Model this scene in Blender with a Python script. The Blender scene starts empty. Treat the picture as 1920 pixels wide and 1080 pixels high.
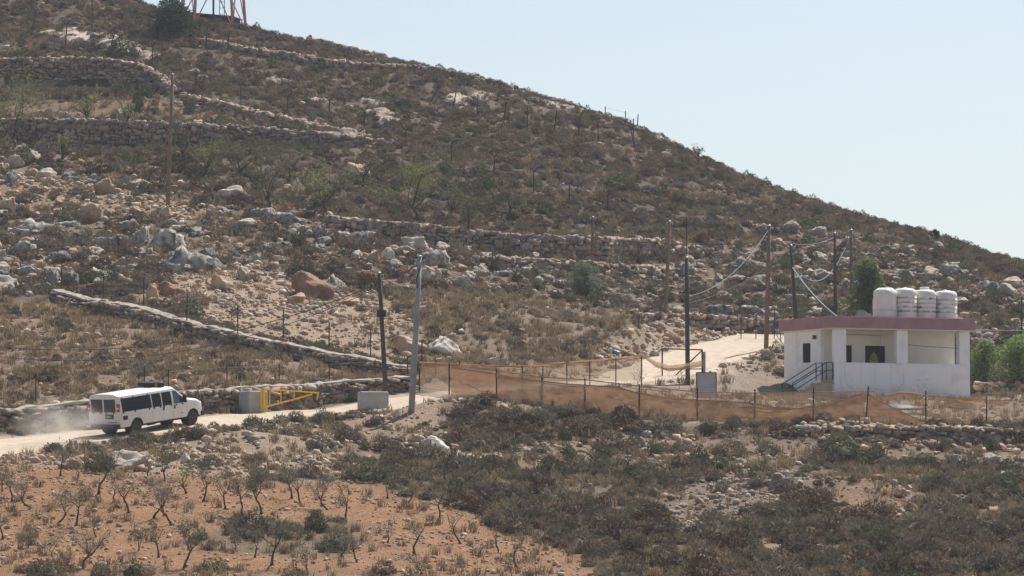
import bpy, math, random
import numpy as np
from mathutils import Vector, Matrix

# ------------------------------------------------------------------ camera, sky, sun
F, PV = 8000.0, 950.0                 # focal length in photo pixels, photo row of the horizon
PITCH = math.atan((PV - 540) / F)
FC = math.hypot(F, PV - 540)
sc = bpy.context.scene
C = sc.collection
cam_d = bpy.data.cameras.new('camera'); cam = bpy.data.objects.new('camera', cam_d); C.objects.link(cam)
cam_d.sensor_width = 36; cam_d.lens = 36 * F / 1920
cam_d.clip_start = 1; cam_d.clip_end = 6000
cam.location = (0, 0, 0); cam.rotation_euler = (math.pi / 2 + PITCH, 0, 0)
sc.camera = cam

SUN_AZ = Vector((0.52, 0.854)).normalized(); SUN_EL = math.radians(56)
w = bpy.data.worlds.new('World'); sc.world = w; w.use_nodes = True
nt = w.node_tree; bg = nt.nodes['Background']
sky = nt.nodes.new('ShaderNodeTexSky'); sky.sky_type = 'NISHITA'; sky.sun_disc = False
sky.sun_elevation = SUN_EL; sky.sun_rotation = math.atan2(SUN_AZ.x, SUN_AZ.y)
sky.air_density = 1.0; sky.dust_density = 1.3; sky.ozone_density = 1.2; sky.altitude = 500
hs_ = nt.nodes.new('ShaderNodeHueSaturation'); hs_.inputs['Saturation'].default_value = .72   # a paler, dustier blue all over
nt.links.new(sky.outputs[0], hs_.inputs['Color']); nt.links.new(hs_.outputs[0], bg.inputs[0]); bg.inputs[1].default_value = 0.083
sun_d = bpy.data.lights.new('sun', 'SUN'); sun = bpy.data.objects.new('sun', sun_d); C.objects.link(sun)
sun_d.energy = 4.5; sun_d.angle = math.radians(0.5); sun_d.color = (1.0, 0.955, 0.89)
sdir = Vector((SUN_AZ.x * math.cos(SUN_EL), SUN_AZ.y * math.cos(SUN_EL), math.sin(SUN_EL)))
sun.rotation_euler = sdir.to_track_quat('Z', 'Y').to_euler(); sun.location = (60, 150, 120)
vs = sc.view_settings
vs.view_transform = 'Standard'; vs.look = 'None'; vs.exposure = 0.5; vs.gamma = 1.0; vs.use_curve_mapping = False
sc.cycles.use_denoising = True
sc.cycles.max_bounces = 8; sc.cycles.diffuse_bounces = 3; sc.cycles.transparent_max_bounces = 12
sc.cycles.volume_bounces = 1

# ------------------------------------------------------------------ helpers
rng = np.random.default_rng(7)
random.seed(7)

def ray(u, v):
    """direction of a photo pixel, scaled to y = 1"""
    c, s = math.cos(PITCH), math.sin(PITCH)
    x = np.asarray(u, float) - 960; k = 540 - np.asarray(v, float)
    y = FC * c - k * s; z = FC * s + k * c
    return x / y, z / y

def pix(X, Y, Z):
    c, s = math.cos(PITCH), math.sin(PITCH)
    d = Y * c + Z * s; up = -Y * s + Z * c
    return 960 + FC * X / d, 540 - FC * up / d

def P3(u, v, D):
    a, b = ray(u, v); return np.array([a * D, D, b * D])

_tab = np.random.default_rng(99).random((8, 256, 256))
def vn(x, y, k=0):
    x = np.asarray(x, float); y = np.asarray(y, float)
    xi = np.floor(x).astype(int); yi = np.floor(y).astype(int)
    fx = x - xi; fy = y - yi; fx = fx * fx * (3 - 2 * fx); fy = fy * fy * (3 - 2 * fy)
    t = _tab[k % 8]; a = t[xi & 255, yi & 255]; b = t[(xi + 1) & 255, yi & 255]
    c = t[xi & 255, (yi + 1) & 255]; d = t[(xi + 1) & 255, (yi + 1) & 255]
    return (a * (1 - fx) + b * fx) * (1 - fy) + (c * (1 - fx) + d * fx) * fy
def fbm(x, y, s, k=0, o=4):
    r = 0; a = 0.5
    for i in range(o):
        r = r + a * (vn(np.asarray(x) / s + 17.3 * i, np.asarray(y) / s - 9.1 * i, k + i) - 0.5); s *= 0.5; a *= 0.55
    return r
def sstep(e0, e1, x):
    t = np.clip((np.asarray(x, float) - e0) / (e1 - e0), 0, 1); return t * t * (3 - 2 * t)

def inpoly(u, v, poly):
    u = np.asarray(u); v = np.asarray(v); r = np.zeros(u.shape, bool); n = len(poly)
    for i in range(n):
        x0, y0 = poly[i]; x1, y1 = poly[(i + 1) % n]
        if y0 == y1: continue
        c = ((y0 > v) != (y1 > v)) & (u < (x1 - x0) * (v - y0) / (y1 - y0) + x0)
        r ^= c
    return r

def mesh_of(name, V, Fc, mats, smooth=False):
    me = bpy.data.meshes.new(name)
    V = np.asarray(V, np.float32).reshape(-1, 3)
    if isinstance(Fc, np.ndarray):
        n, k = Fc.shape
        me.vertices.add(len(V)); me.vertices.foreach_set('co', V.ravel())
        me.loops.add(n * k); me.loops.foreach_set('vertex_index', Fc.astype(np.int32).ravel())
        me.polygons.add(n); me.polygons.foreach_set('loop_start', np.arange(0, n * k, k, dtype=np.int32))
        me.update(calc_edges=True)
    else:
        me.from_pydata([tuple(map(float, p)) for p in V], [], [tuple(map(int, f)) for f in Fc]); me.update()
    if smooth: me.polygons.foreach_set('use_smooth', np.ones(len(me.polygons), bool))
    for m in (mats if isinstance(mats, (list, tuple)) else [mats]): me.materials.append(m)
    return me

def link(o, parent=None):
    C.objects.link(o)
    if parent is not None: o.parent = parent
    return o
def obj(name, V, Fc, m, parent=None, smooth=False, loc=None):
    o = bpy.data.objects.new(name, mesh_of(name, V, Fc, m, smooth))
    if loc is not None: o.location = loc
    return link(o, parent)
def tag(o, label=None, cat=None, group=None, kind=None):
    if label: o['label'] = label
    if cat: o['category'] = cat
    if group: o['group'] = group
    if kind: o['kind'] = kind
    return o
def empty(name, loc, rz=0.0):
    o = bpy.data.objects.new(name, None); o.location = tuple(map(float, loc)); o.rotation_euler = (0, 0, rz)
    o.empty_display_size = 0.3
    return link(o)

class MB:
    def __init__(s): s.V = []; s.F = []; s.n = 0
    def add(s, V, Fc):
        V = np.asarray(V, float).reshape(-1, 3); s.V.append(V); s.F += [tuple(int(i) + s.n for i in f) for f in Fc]; s.n += len(V); return s
    def box(s, x0, x1, y0, y1, z0, z1, M=None):
        V = np.array([[x, y, z] for z in (z0, z1) for y in (y0, y1) for x in (x0, x1)], float)
        if M is not None: V = V @ np.array(M.to_3x3()).T + np.array(M.to_translation())
        return s.add(V, [(0, 2, 3, 1), (4, 5, 7, 6), (0, 1, 5, 4), (2, 6, 7, 3), (0, 4, 6, 2), (1, 3, 7, 5)])
    def tube(s, path, rad, n=6, cap=True):
        path = np.asarray(path, float); m = len(path)
        rad = np.broadcast_to(np.asarray(rad, float), (m,))
        T = np.gradient(path, axis=0); T /= np.linalg.norm(T, axis=1)[:, None] + 1e-9
        ref = np.array([0, 0, 1.0]) if abs(T[0][2]) < 0.9 else np.array([1.0, 0, 0])
        ang = np.arange(n) * 2 * math.pi / n; V = []
        for i in range(m):
            a = np.cross(T[i], ref); a /= np.linalg.norm(a) + 1e-9; b = np.cross(T[i], a)
            V.append(path[i] + rad[i] * (np.cos(ang)[:, None] * a + np.sin(ang)[:, None] * b))
        Fc = [(i * n + j, i * n + (j + 1) % n, (i + 1) * n + (j + 1) % n, (i + 1) * n + j) for i in range(m - 1) for j in range(n)]
        if cap: Fc += [tuple(range(n))[::-1], tuple((m - 1) * n + j for j in range(n))]
        return s.add(np.concatenate(V), Fc)
    def lathe(s, prof, n=20, c=(0, 0, 0), axis='z'):
        V = []; ang = np.arange(n) * 2 * math.pi / n
        for r, h in prof:
            if axis == 'z': V += [(c[0] + r * math.cos(a), c[1] + r * math.sin(a), c[2] + h) for a in ang]
            else: V += [(c[0] + r * math.cos(a), c[1] + h, c[2] + r * math.sin(a)) for a in ang]
        m = len(prof)
        Fc = [(i * n + j, i * n + (j + 1) % n, (i + 1) * n + (j + 1) % n, (i + 1) * n + j) for i in range(m - 1) for j in range(n)]
        Fc += [tuple(range(n))[::-1], tuple((m - 1) * n + j for j in range(n))]
        return s.add(V, Fc)
    def build(s, name, m, parent=None, smooth=False, loc=None):
        return obj(name, np.concatenate(s.V), s.F, m, parent, smooth, loc)

def bevel(o, w=0.02, seg=2):
    b = o.modifiers.new('bevel', 'BEVEL'); b.width = w; b.segments = seg; b.limit_method = 'ANGLE'; return o

# ------------------------------------------------------------------ materials
def lin(h):
    c = [int(h[i:i + 2], 16) / 255 for i in (0, 2, 4)]
    return tuple(x / 12.92 if x <= .04045 else ((x + .055) / 1.055) ** 2.4 for x in c)
def material(name, col, col2=None, rough=0.9, scale=4.0, spec=0.2, bump=0.0, bscale=None, rnd=0.0, trans=0.0, metal=0.0, tint=None, detail=6, contrast=(0.35, 0.65), coords='Object'):
    m = bpy.data.materials.new(name); m.use_nodes = True; n = m.node_tree.nodes; L = m.node_tree.links
    b = n['Principled BSDF']; b.inputs['Roughness'].default_value = rough; b.inputs['Metallic'].default_value = metal
    b.inputs['Specular IOR Level'].default_value = spec
    col = tuple(col) + (1,); b.inputs['Base Color'].default_value = col
    tc = n.new('ShaderNodeTexCoord'); src = None
    if col2 is not None:
        nz = n.new('ShaderNodeTexNoise'); nz.inputs['Scale'].default_value = scale; nz.inputs['Detail'].default_value = detail
        L.new(tc.outputs[coords], nz.inputs['Vector'])
        mr = n.new('ShaderNodeMapRange'); mr.inputs[1].default_value = contrast[0]; mr.inputs[2].default_value = contrast[1]
        L.new(nz.outputs['Fac'], mr.inputs[0])
        mx = n.new('ShaderNodeMix'); mx.data_type = 'RGBA'; mx.inputs[6].default_value = col; mx.inputs[7].default_value = tuple(col2) + (1,)
        L.new(mr.outputs[0], mx.inputs[0]); src = mx.outputs[2]
    if rnd > 0:
        oi = n.new('ShaderNodeObjectInfo'); 
        if tint is not None:
            mx = n.new('ShaderNodeMix'); mx.data_type = 'RGBA'; mx.inputs[7].default_value = tuple(tint) + (1,)
            if src: L.new(src, mx.inputs[6])
            else: mx.inputs[6].default_value = col
            ml = n.new('ShaderNodeMath'); ml.operation = 'MULTIPLY'; ml.inputs[1].default_value = 7.31
            fr = n.new('ShaderNodeMath'); fr.operation = 'FRACT'
            L.new(oi.outputs['Random'], ml.inputs[0]); L.new(ml.outputs[0], fr.inputs[0]); L.new(fr.outputs[0], mx.inputs[0]); src = mx.outputs[2]
        hv = n.new('ShaderNodeHueSaturation')
        mr = n.new('ShaderNodeMapRange'); mr.inputs[3].default_value = 1 - rnd; mr.inputs[4].default_value = 1 + rnd
        L.new(oi.outputs['Random'], mr.inputs[0]); L.new(mr.outputs[0], hv.inputs['Value'])
        if src: L.new(src, hv.inputs['Color'])
        else: hv.inputs['Color'].default_value = col
        src = hv.outputs[0]
    if src: L.new(src, b.inputs['Base Color'])
    if bump > 0:
        nz = n.new('ShaderNodeTexNoise'); nz.inputs['Scale'].default_value = bscale or scale * 3; nz.inputs['Detail'].default_value = 5
        L.new(tc.outputs[coords], nz.inputs['Vector'])
        bp = n.new('ShaderNodeBump'); bp.inputs['Strength'].default_value = 1.0; bp.inputs['Distance'].default_value = bump
        L.new(nz.outputs['Fac'], bp.inputs['Height']); L.new(bp.outputs[0], b.inputs['Normal'])
    if trans > 0:
        t = n.new('ShaderNodeBsdfTranslucent'); ms = n.new('ShaderNodeMixShader'); ms.inputs[0].default_value = trans
        if src: L.new(src, t.inputs[0])
        else: t.inputs[0].default_value = col
        L.new(b.outputs[0], ms.inputs[1]); L.new(t.outputs[0], ms.inputs[2]); L.new(ms.outputs[0], n['Material Output'].inputs['Surface'])
    return m

M = {}
M['stone_grey'] = material('stone_grey', (.40, .36, .31), (.20, .18, .16), scale=3, rnd=.45, tint=(.40, .27, .19), bump=.03, bscale=9)
M['stone_pale'] = material('stone_pale', (.50, .43, .35), (.36, .29, .23), scale=3, rnd=.35, tint=(.46, .31, .21), bump=.03, bscale=9)
M['wall_fill'] = material('wall_fill', (.10, .078, .06), (.06, .048, .04), scale=2.5, bump=.05, bscale=8)
M['rock'] = material('weathered_limestone', (.40, .365, .315), (.12, .11, .095), scale=4.5, rnd=.22, bump=.14, bscale=9, detail=10, contrast=(.42, .64))
M['rock_fresh'] = material('broken_limestone', (.46, .34, .24), (.34, .195, .11), scale=1.2, rnd=.15, bump=.05, bscale=6, contrast=(.45, .62))
M['rock_white'] = material('white_limestone', (.60, .54, .46), (.40, .33, .26), scale=1.6, bump=.06, bscale=5, contrast=(.48, .7))
M['rock_red'] = material('red_broken_rock', (.33, .20, .135), (.20, .115, .08), scale=1.6, bump=.08, bscale=5, contrast=(.4, .6))
M['rock_slab'] = material('bare_bedrock', (.47, .41, .335), (.31, .25, .195), scale=1.5, rnd=.12, bump=.05, bscale=5)
M['cap'] = material('mortar_cap', (.44, .395, .325), (.28, .24, .19), scale=3.5, bump=.04, bscale=9)
M['burnet'] = material('thorny_burnet', (.165, .135, .106), (.092, .078, .066), scale=9, rnd=.3, trans=.2, tint=(.195, .145, .105))
M['sage'] = material('grey_sage', (.200, .178, .112), (.125, .114, .076), scale=9, rnd=.3, trans=.22, tint=(.18, .155, .11))
M['green'] = material('green_bush', (.120, .130, .064), (.070, .080, .042), scale=6, rnd=.3, trans=.25)
M['rust'] = material('dry_rust_bush', (.165, .105, .068), (.095, .062, .044), scale=9, rnd=.25, trans=.1)
M['straw'] = material('dry_straw', (.36, .27, .165), (.24, .175, .11), scale=9, rnd=.25, trans=.2)
M['olive'] = material('olive_leaves', (.215, .215, .150), (.140, .145, .100), scale=5, rnd=.2, trans=.3)
M['olive_dense'] = material('olive_leaves_dense', (.135, .150, .090), (.085, .098, .060), scale=5, rnd=.1, trans=.3)
M['fresh_leaf'] = material('yellow_green_leaves', (.26, .27, .095), (.16, .175, .07), scale=4, rnd=.15, trans=.4)
M['dark_leaf'] = material('dark_green_leaves', (.075, .100, .048), (.042, .060, .030), scale=3, trans=.3)
M['silver_leaf'] = material('silver_green_leaves', (.23, .255, .175), (.14, .165, .11), scale=3, trans=.3)
M['bark'] = material('bark', (.115, .090, .070), (.060, .048, .040), scale=7, bump=.02)
M['iron'] = material('rusty_iron', (.060, .045, .038), (.035, .03, .028), scale=6, rough=.8)
M['wire'] = material('steel_wire', (.16, .15, .14), rough=.6)
M['pole_wood'] = material('pole_wood', (.22, .150, .105), (.15, .105, .075), scale=3, rnd=.25, bump=.01)
M['pole_dark'] = material('creosoted_wood', (.105, .080, .065), (.07, .055, .046), scale=3, bump=.01)
M['pole_metal'] = material('galvanised_steel', (.36, .36, .35), (.28, .28, .27), scale=2, rough=.55, metal=.3)
M['cable'] = material('black_cable', (.05, .05, .05), rough=.6)
M['cable_grey'] = material('grey_cable', (.34, .35, .36), rough=.6)
M['cable_teal'] = material('teal_hose', (.20, .36, .34), rough=.6)

# ------------------------------------------------------------------ terrain
CP = []
def col_(u, L):
    for v, D in L: CP.append(P3(u, v, D))
base_l = [(1080, 162), (980, 175), (905, 183), (870, 189), (848, 194), (815, 199.5), (800, 202), (700, 217), (600, 233), (545, 243), (400, 270), (300, 289), (250, 299), (190, 310), (100, 330), (30, 346), (-60, 368)]
for du in (-900, -450, 0): col_(du, base_l)
col_(200, [(1080, 162), (980, 175), (890, 186), (845, 195), (820, 200), (775, 207), (700, 216), (600, 232), (500, 251), (400, 270), (250, 299), (100, 330), (20, 347)])
col_(400, [(1080, 162), (980, 175), (900, 185), (850, 192), (796, 203), (775, 208), (745, 211), (700, 216), (600, 232), (500, 251), (400, 270), (300, 290), (200, 310), (100, 331)])
col_(640, [(1080, 163), (980, 177), (900, 188), (850, 195), (800, 204), (772, 210), (750, 214), (715, 218), (650, 229), (560, 245), (480, 260), (400, 275), (300, 294), (200, 314), (140, 327)])
col_(800, [(1080, 164), (980, 178), (900, 189), (830, 199), (785, 206), (745, 212), (700, 220), (600, 237), (520, 252), (470, 262), (410, 274), (300, 296), (200, 317)])
col_(1000, [(1080, 165), (980, 180), (900, 192), (830, 203), (790, 208), (755, 212), (700, 225), (600, 241), (520, 256), (460, 267), (400, 279), (300, 301), (220, 319)])
col_(1200, [(1080, 165), (980, 181), (900, 195), (835, 206), (795, 210), (745, 217), (700, 229), (620, 244), (540, 258), (480, 269), (400, 286), (300, 308)])
col_(1400, [(1080, 166), (980, 183), (900, 197), (835, 208), (798, 212), (745, 224), (690, 236), (640, 246), (560, 262), (480, 278), (390, 301)])
col_(1567, [(1080, 166), (980, 184), (900, 199), (838, 209.5), (800, 213), (752, 226), (600, 255), (540, 268), (460, 287)])
col_(1740, [(1080, 166.5), (980, 185), (900, 200), (840, 210.5), (803, 214), (747, 228), (600, 257), (520, 276)])
col_(1920, [(1080, 167), (980, 186), (900, 202), (840, 211.5), (803, 215), (745, 230), (700, 237), (650, 246), (580, 262), (530, 277)])
col_(2400, [(1080, 168), (900, 204), (800, 217), (740, 233), (660, 250), (610, 268), (590, 285)])
col_(2900, [(1080, 169), (900, 206), (800, 219), (760, 235), (700, 255), (660, 285)])
ridge = [(150, -20, 356), (300, 22, 348), (380, 42, 344), (460, 54, 342), (560, 82, 338), (690, 112, 334), (800, 132, 332), (900, 156, 330), (1000, 184, 328), (1060, 200, 327), (1130, 219, 326), (1200, 243, 324), (1280, 285, 321), (1360, 322, 318), (1450, 355, 315), (1560, 393, 311), (1650, 417, 307), (1750, 445, 303), (1850, 479, 299), (1920, 498, 296), (2150, 545, 291)]
for u, v, D in ridge:
    p = P3(u, v, D); CP.append(p)
    CP.append(p + [0, 14, .35]); 
for u, v, D in ridge[::3]:
    p = P3(u, v, D); k = 1 + 45 / D
    CP.append([p[0] * k, p[1] + 45, p[2] - 1.5]); CP.append([p[0] * 1.4, p[1] + 140, p[2] - 18]); CP.append([p[0] * 2.2, p[1] + 420, p[2] - 55])
for x in (-140, -60, 0, 60, 140):
    CP += [[x, -60, 2.5], [x, 0, -1.75], [x, 45, -5.5], [x, 100, -6.8], [x, 138, -5.2]]
CP = np.array(CP, float)
S0 = 100.0
def tps_k(d2): return 0.5 * d2 * np.log(d2 + 1e-12)
A = CP[:, :2] / S0; n = len(A)
K = tps_k(((A[:, None] - A[None]) ** 2).sum(-1)) + np.eye(n) * 2e-4
Pm = np.hstack([np.ones((n, 1)), A])
sol = np.linalg.solve(np.block([[K, Pm], [Pm.T, np.zeros((3, 3))]]), np.concatenate([CP[:, 2], np.zeros(3)]))
def tps(x, y):
    q = np.stack([np.ravel(x), np.ravel(y)], 1) / S0; out = np.empty(len(q))
    for i in range(0, len(q), 20000):
        qq = q[i:i + 20000]
        out[i:i + 20000] = tps_k(((qq[:, None] - A[None]) ** 2).sum(-1)) @ sol[:n] + sol[n] + qq @ sol[n + 1:]
    return out.reshape(np.shape(x))

STEP = 0.42
X0, X1, Y0, Y1 = -62.0, 62.0, 150.0, 366.0
gx = np.arange(X0, X1, STEP); gy = np.arange(Y0, Y1, STEP)
# coarse evaluation of the smooth hill, refined bilinearly
cx = np.linspace(X0 - 1, X1 + 1, 130); cy = np.linspace(Y0 - 1, Y1 + 1, 230)
cz = tps(*np.meshgrid(cx, cy, indexing='ij'))
def bil(xs, ys, Z, x, y):
    fx = np.clip((np.asarray(x, float) - xs[0]) / (xs[1] - xs[0]), 0, len(xs) - 1.001); fy = np.clip((np.asarray(y, float) - ys[0]) / (ys[1] - ys[0]), 0, len(ys) - 1.001)
    i = fx.astype(int); j = fy.astype(int); a = fx - i; b = fy - j
    return (Z[i, j] * (1 - a) + Z[i + 1, j] * a) * (1 - b) + (Z[i, j + 1] * (1 - a) + Z[i + 1, j + 1] * a) * b
GX, GY = np.meshgrid(gx, gy, indexing='ij')
GZ = bil(cx, cy, cz, GX, GY)
HG = [GZ]
def H(x, y): return bil(gx, gy, HG[0], x, y)
def at(u, v, y0=151.0, y1=364.0):
    """world point where the sight line of a photo pixel meets the ground"""
    a, b = ray(u, v); Y = np.arange(y0, y1, 0.12)
    hit = np.nonzero(H(a * Y, Y) >= b * Y)[0]
    if len(hit) == 0:
        d = H(a * Y, Y) - b * Y; i = int(np.argmax(d)); return np.array([a * Y[i], Y[i], H(a * Y[i], Y[i])])
    yy = Y[hit[0]]; return np.array([a * yy, yy, float(H(a * yy, yy))])

def seg_near(x, y, poly):
    """distance to a polyline, arc parameter (index+t) and side"""
    best = np.full(np.shape(x), 1e9); par = np.zeros(np.shape(x)); side = np.zeros(np.shape(x))
    for i in range(len(poly) - 1):
        a = poly[i]; b = poly[i + 1]; dx, dy = b[0] - a[0], b[1] - a[1]; L2 = dx * dx + dy * dy + 1e-9
        t = np.clip(((x - a[0]) * dx + (y - a[1]) * dy) / L2, 0, 1)
        ex = x - a[0] - t * dx; ey = y - a[1] - t * dy; d = np.hypot(ex, ey)
        m = d < best; best = np.where(m, d, best); par = np.where(m, i + t, par); side = np.where(m, np.sign(dx * ey - dy * ex), side)
    return best, par, side

# walls: (photo column, row of top, row of foot) left to right
WALLS = {
 'upper': [(-70, 110, 186), (60, 111, 184), (200, 112, 185), (258, 120, 186), (300, 146, 190), (318, 168, 192)],
 'second': [(-70, 226, 284), (40, 225, 286), (200, 228, 295), (330, 232, 290), (450, 240, 285), (540, 246, 277), (620, 254, 276), (740, 268, 284)],
 'middle': [(600, 408, 424), (700, 418, 452), (800, 426, 474), (900, 436, 481), (1000, 445, 486), (1100, 448, 493), (1200, 451, 493), (1270, 457, 491), (1335, 470, 488)],
 'ridge': [(372, 72, 86), (480, 96, 110), (560, 106, 122), (640, 117, 134), (700, 124, 142), (800, 126, 146), (900, 148, 164), (1000, 174, 188), (1065, 192, 203)],
 'crest': [(575, 72, 92), (640, 82, 103), (692, 97, 112)],
 'rubble': [(338, 178, 198), (420, 196, 214), (500, 216, 240), (560, 228, 252), (640, 246, 264), (690, 258, 270)],
 'diagonal': [(95, 545, 566), (150, 560, 584), (270, 582, 613), (350, 606, 640), (440, 628, 664), (530, 646, 680), (640, 669, 698), (768, 691, 712)],
 'roadside': [(-120, 784, 822), (0, 771, 813), (80, 763, 806), (165, 757, 800), (260, 747, 789), (370, 736, 776), (450, 731, 769), (560, 725, 764), (630, 720, 758), (700, 713, 745), (776, 712, 738)],
 'retaining': [(1480, 806, 818), (1560, 804, 822), (1680, 804, 834), (1790, 806, 834), (1880, 810, 826), (1940, 814, 824)],
 'lower': [(880, 483, 505), (960, 486, 510), (1060, 493, 516), (1150, 501, 522), (1300, 508, 526)],
 'track': [(1195, 592, 604), (1290, 593, 616), (1380, 600, 620), (1465, 606, 620)],
 'yard': [(1822, 722, 744), (1880, 724, 746), (2000, 726, 748)],
}
WP = {}
for k, L in WALLS.items():
    pts = []
    for u, vt, vb in L:
        m = at(u, 0.5 * (vt + vb)); h = (vb - vt) * m[1] / F
        pts.append((m[0], m[1], m[2], h))
    # resample
    pts = np.array(pts); s = np.concatenate([[0], np.cumsum(np.hypot(*(pts[1:, :2] - pts[:-1, :2]).T))])
    q = np.linspace(0, s[-1], max(int(s[-1] / 0.8), 4)); WP[k] = np.stack([np.interp(q, s, pts[:, i]) for i in range(4)], 1)
    for i in (1, 2):                    # soften the bends
        for _ in range(2):
            WP[k][1:-1, i] = .25 * WP[k][:-2, i] + .5 * WP[k][1:-1, i] + .25 * WP[k][2:, i]

ROAD = [(-330, 893), (-150, 862), (0, 836), (100, 825), (200, 814.5), (300, 803), (400, 791), (500, 781), (600, 774), (680, 767), (760, 752), (850, 738), (950, 728), (1060, 722), (1180, 712), (1250, 694), (1310, 671), (1360, 655), (1410, 642), (1455, 628)]
road_pts = np.array([at(u, v) for u, v in ROAD])
def road_w(x, y):
    d, par, _ = seg_near(x, y, road_pts); return d, par
# terraces
Z = GZ.copy()
for k, Wp in WP.items():
    d, par, side = seg_near(GX, GY, Wp[:, :2])
    hh = np.interp(par, np.arange(len(Wp)), Wp[:, 3]); endf = sstep(0, 1.5, par) * sstep(0, 1.5, len(Wp) - 1 - par)
    reach = 6.0 if k in ('upper', 'second', 'middle') else 3.0
    fr = np.clip(1 - d / reach, 0, 1) ** 1.3
    amt = 0.42 if k not in ('ridge', 'crest', 'track', 'lower', 'yard', 'rubble') else 0.3
    Z += side * fr * hh * amt * endf
# mounds: (photo u, v, radius x, radius y, height)
for u, v, rx, ry, h in [(1230, 640, 2.6, 2.2, 1.3), (1310, 625, 1.8, 1.6, .7), (1430, 690, 2.2, 2.5, 1.0), (1460, 655, 1.5, 2, .8), (780, 772, 1.5, 1.4, .8), (720, 785, 2.0, 1.5, .4),
                        (1400, 955, 2.6, 2.4, .75), (1650, 935, 1.8, 1.8, .7), (1500, 925, 3, 1.5, .7), (480, 830, 3.5, 1.8, .5), (890, 770, 3, 1.2, .3)]:
    p = at(u, v); Z += h * np.exp(-((GX - p[0]) / rx) ** 2 - ((GY - p[1]) / ry) ** 2)
d, par = road_w(GX, GY)
zc = np.interp(par, np.arange(len(road_pts)), road_pts[:, 2])
_, _, rside = seg_near(GX, GY, road_pts)
rw = 1 - sstep(3.0, 5.0, d)
rough = fbm(GX, GY, 5.0, 0, 4) * .55 + fbm(GX, GY, 1.6, 3, 3) * .28
Z += rough * (1 - rw)
Z = Z * (1 - rw) + (zc + .055 * rside * d + fbm(GX, GY, 1.2, 2, 2) * .05 - .05 * np.exp(-((d - .85) / .25) ** 2)) * rw
# level pad below the house
HC = P3(1567, 752, 226.0); HTH = math.radians(25)
ca, sa = math.cos(HTH), math.sin(HTH)
la = (GX - HC[0]) * ca + (GY - HC[1]) * sa; lb = -(GX - HC[0]) * sa + (GY - HC[1]) * ca
inside = (1 - sstep(0, 2.5, np.maximum(np.maximum(-la - 1.5, la - 8.0), np.maximum(-lb - .3, lb - 2.4))))
Z = Z * (1 - inside) + (HC[2] + .0 * la + .02 * lb) * inside
HG[0] = Z
def house_mask(x, y, m=0.4):
    a = (x - HC[0]) * ca + (y - HC[1]) * sa; b = -(x - HC[0]) * sa + (y - HC[1]) * ca
    return (a > -2.9 - m) & (a < 8.2 + m) & (b > -m) & (b < 6.9 + m)

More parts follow.
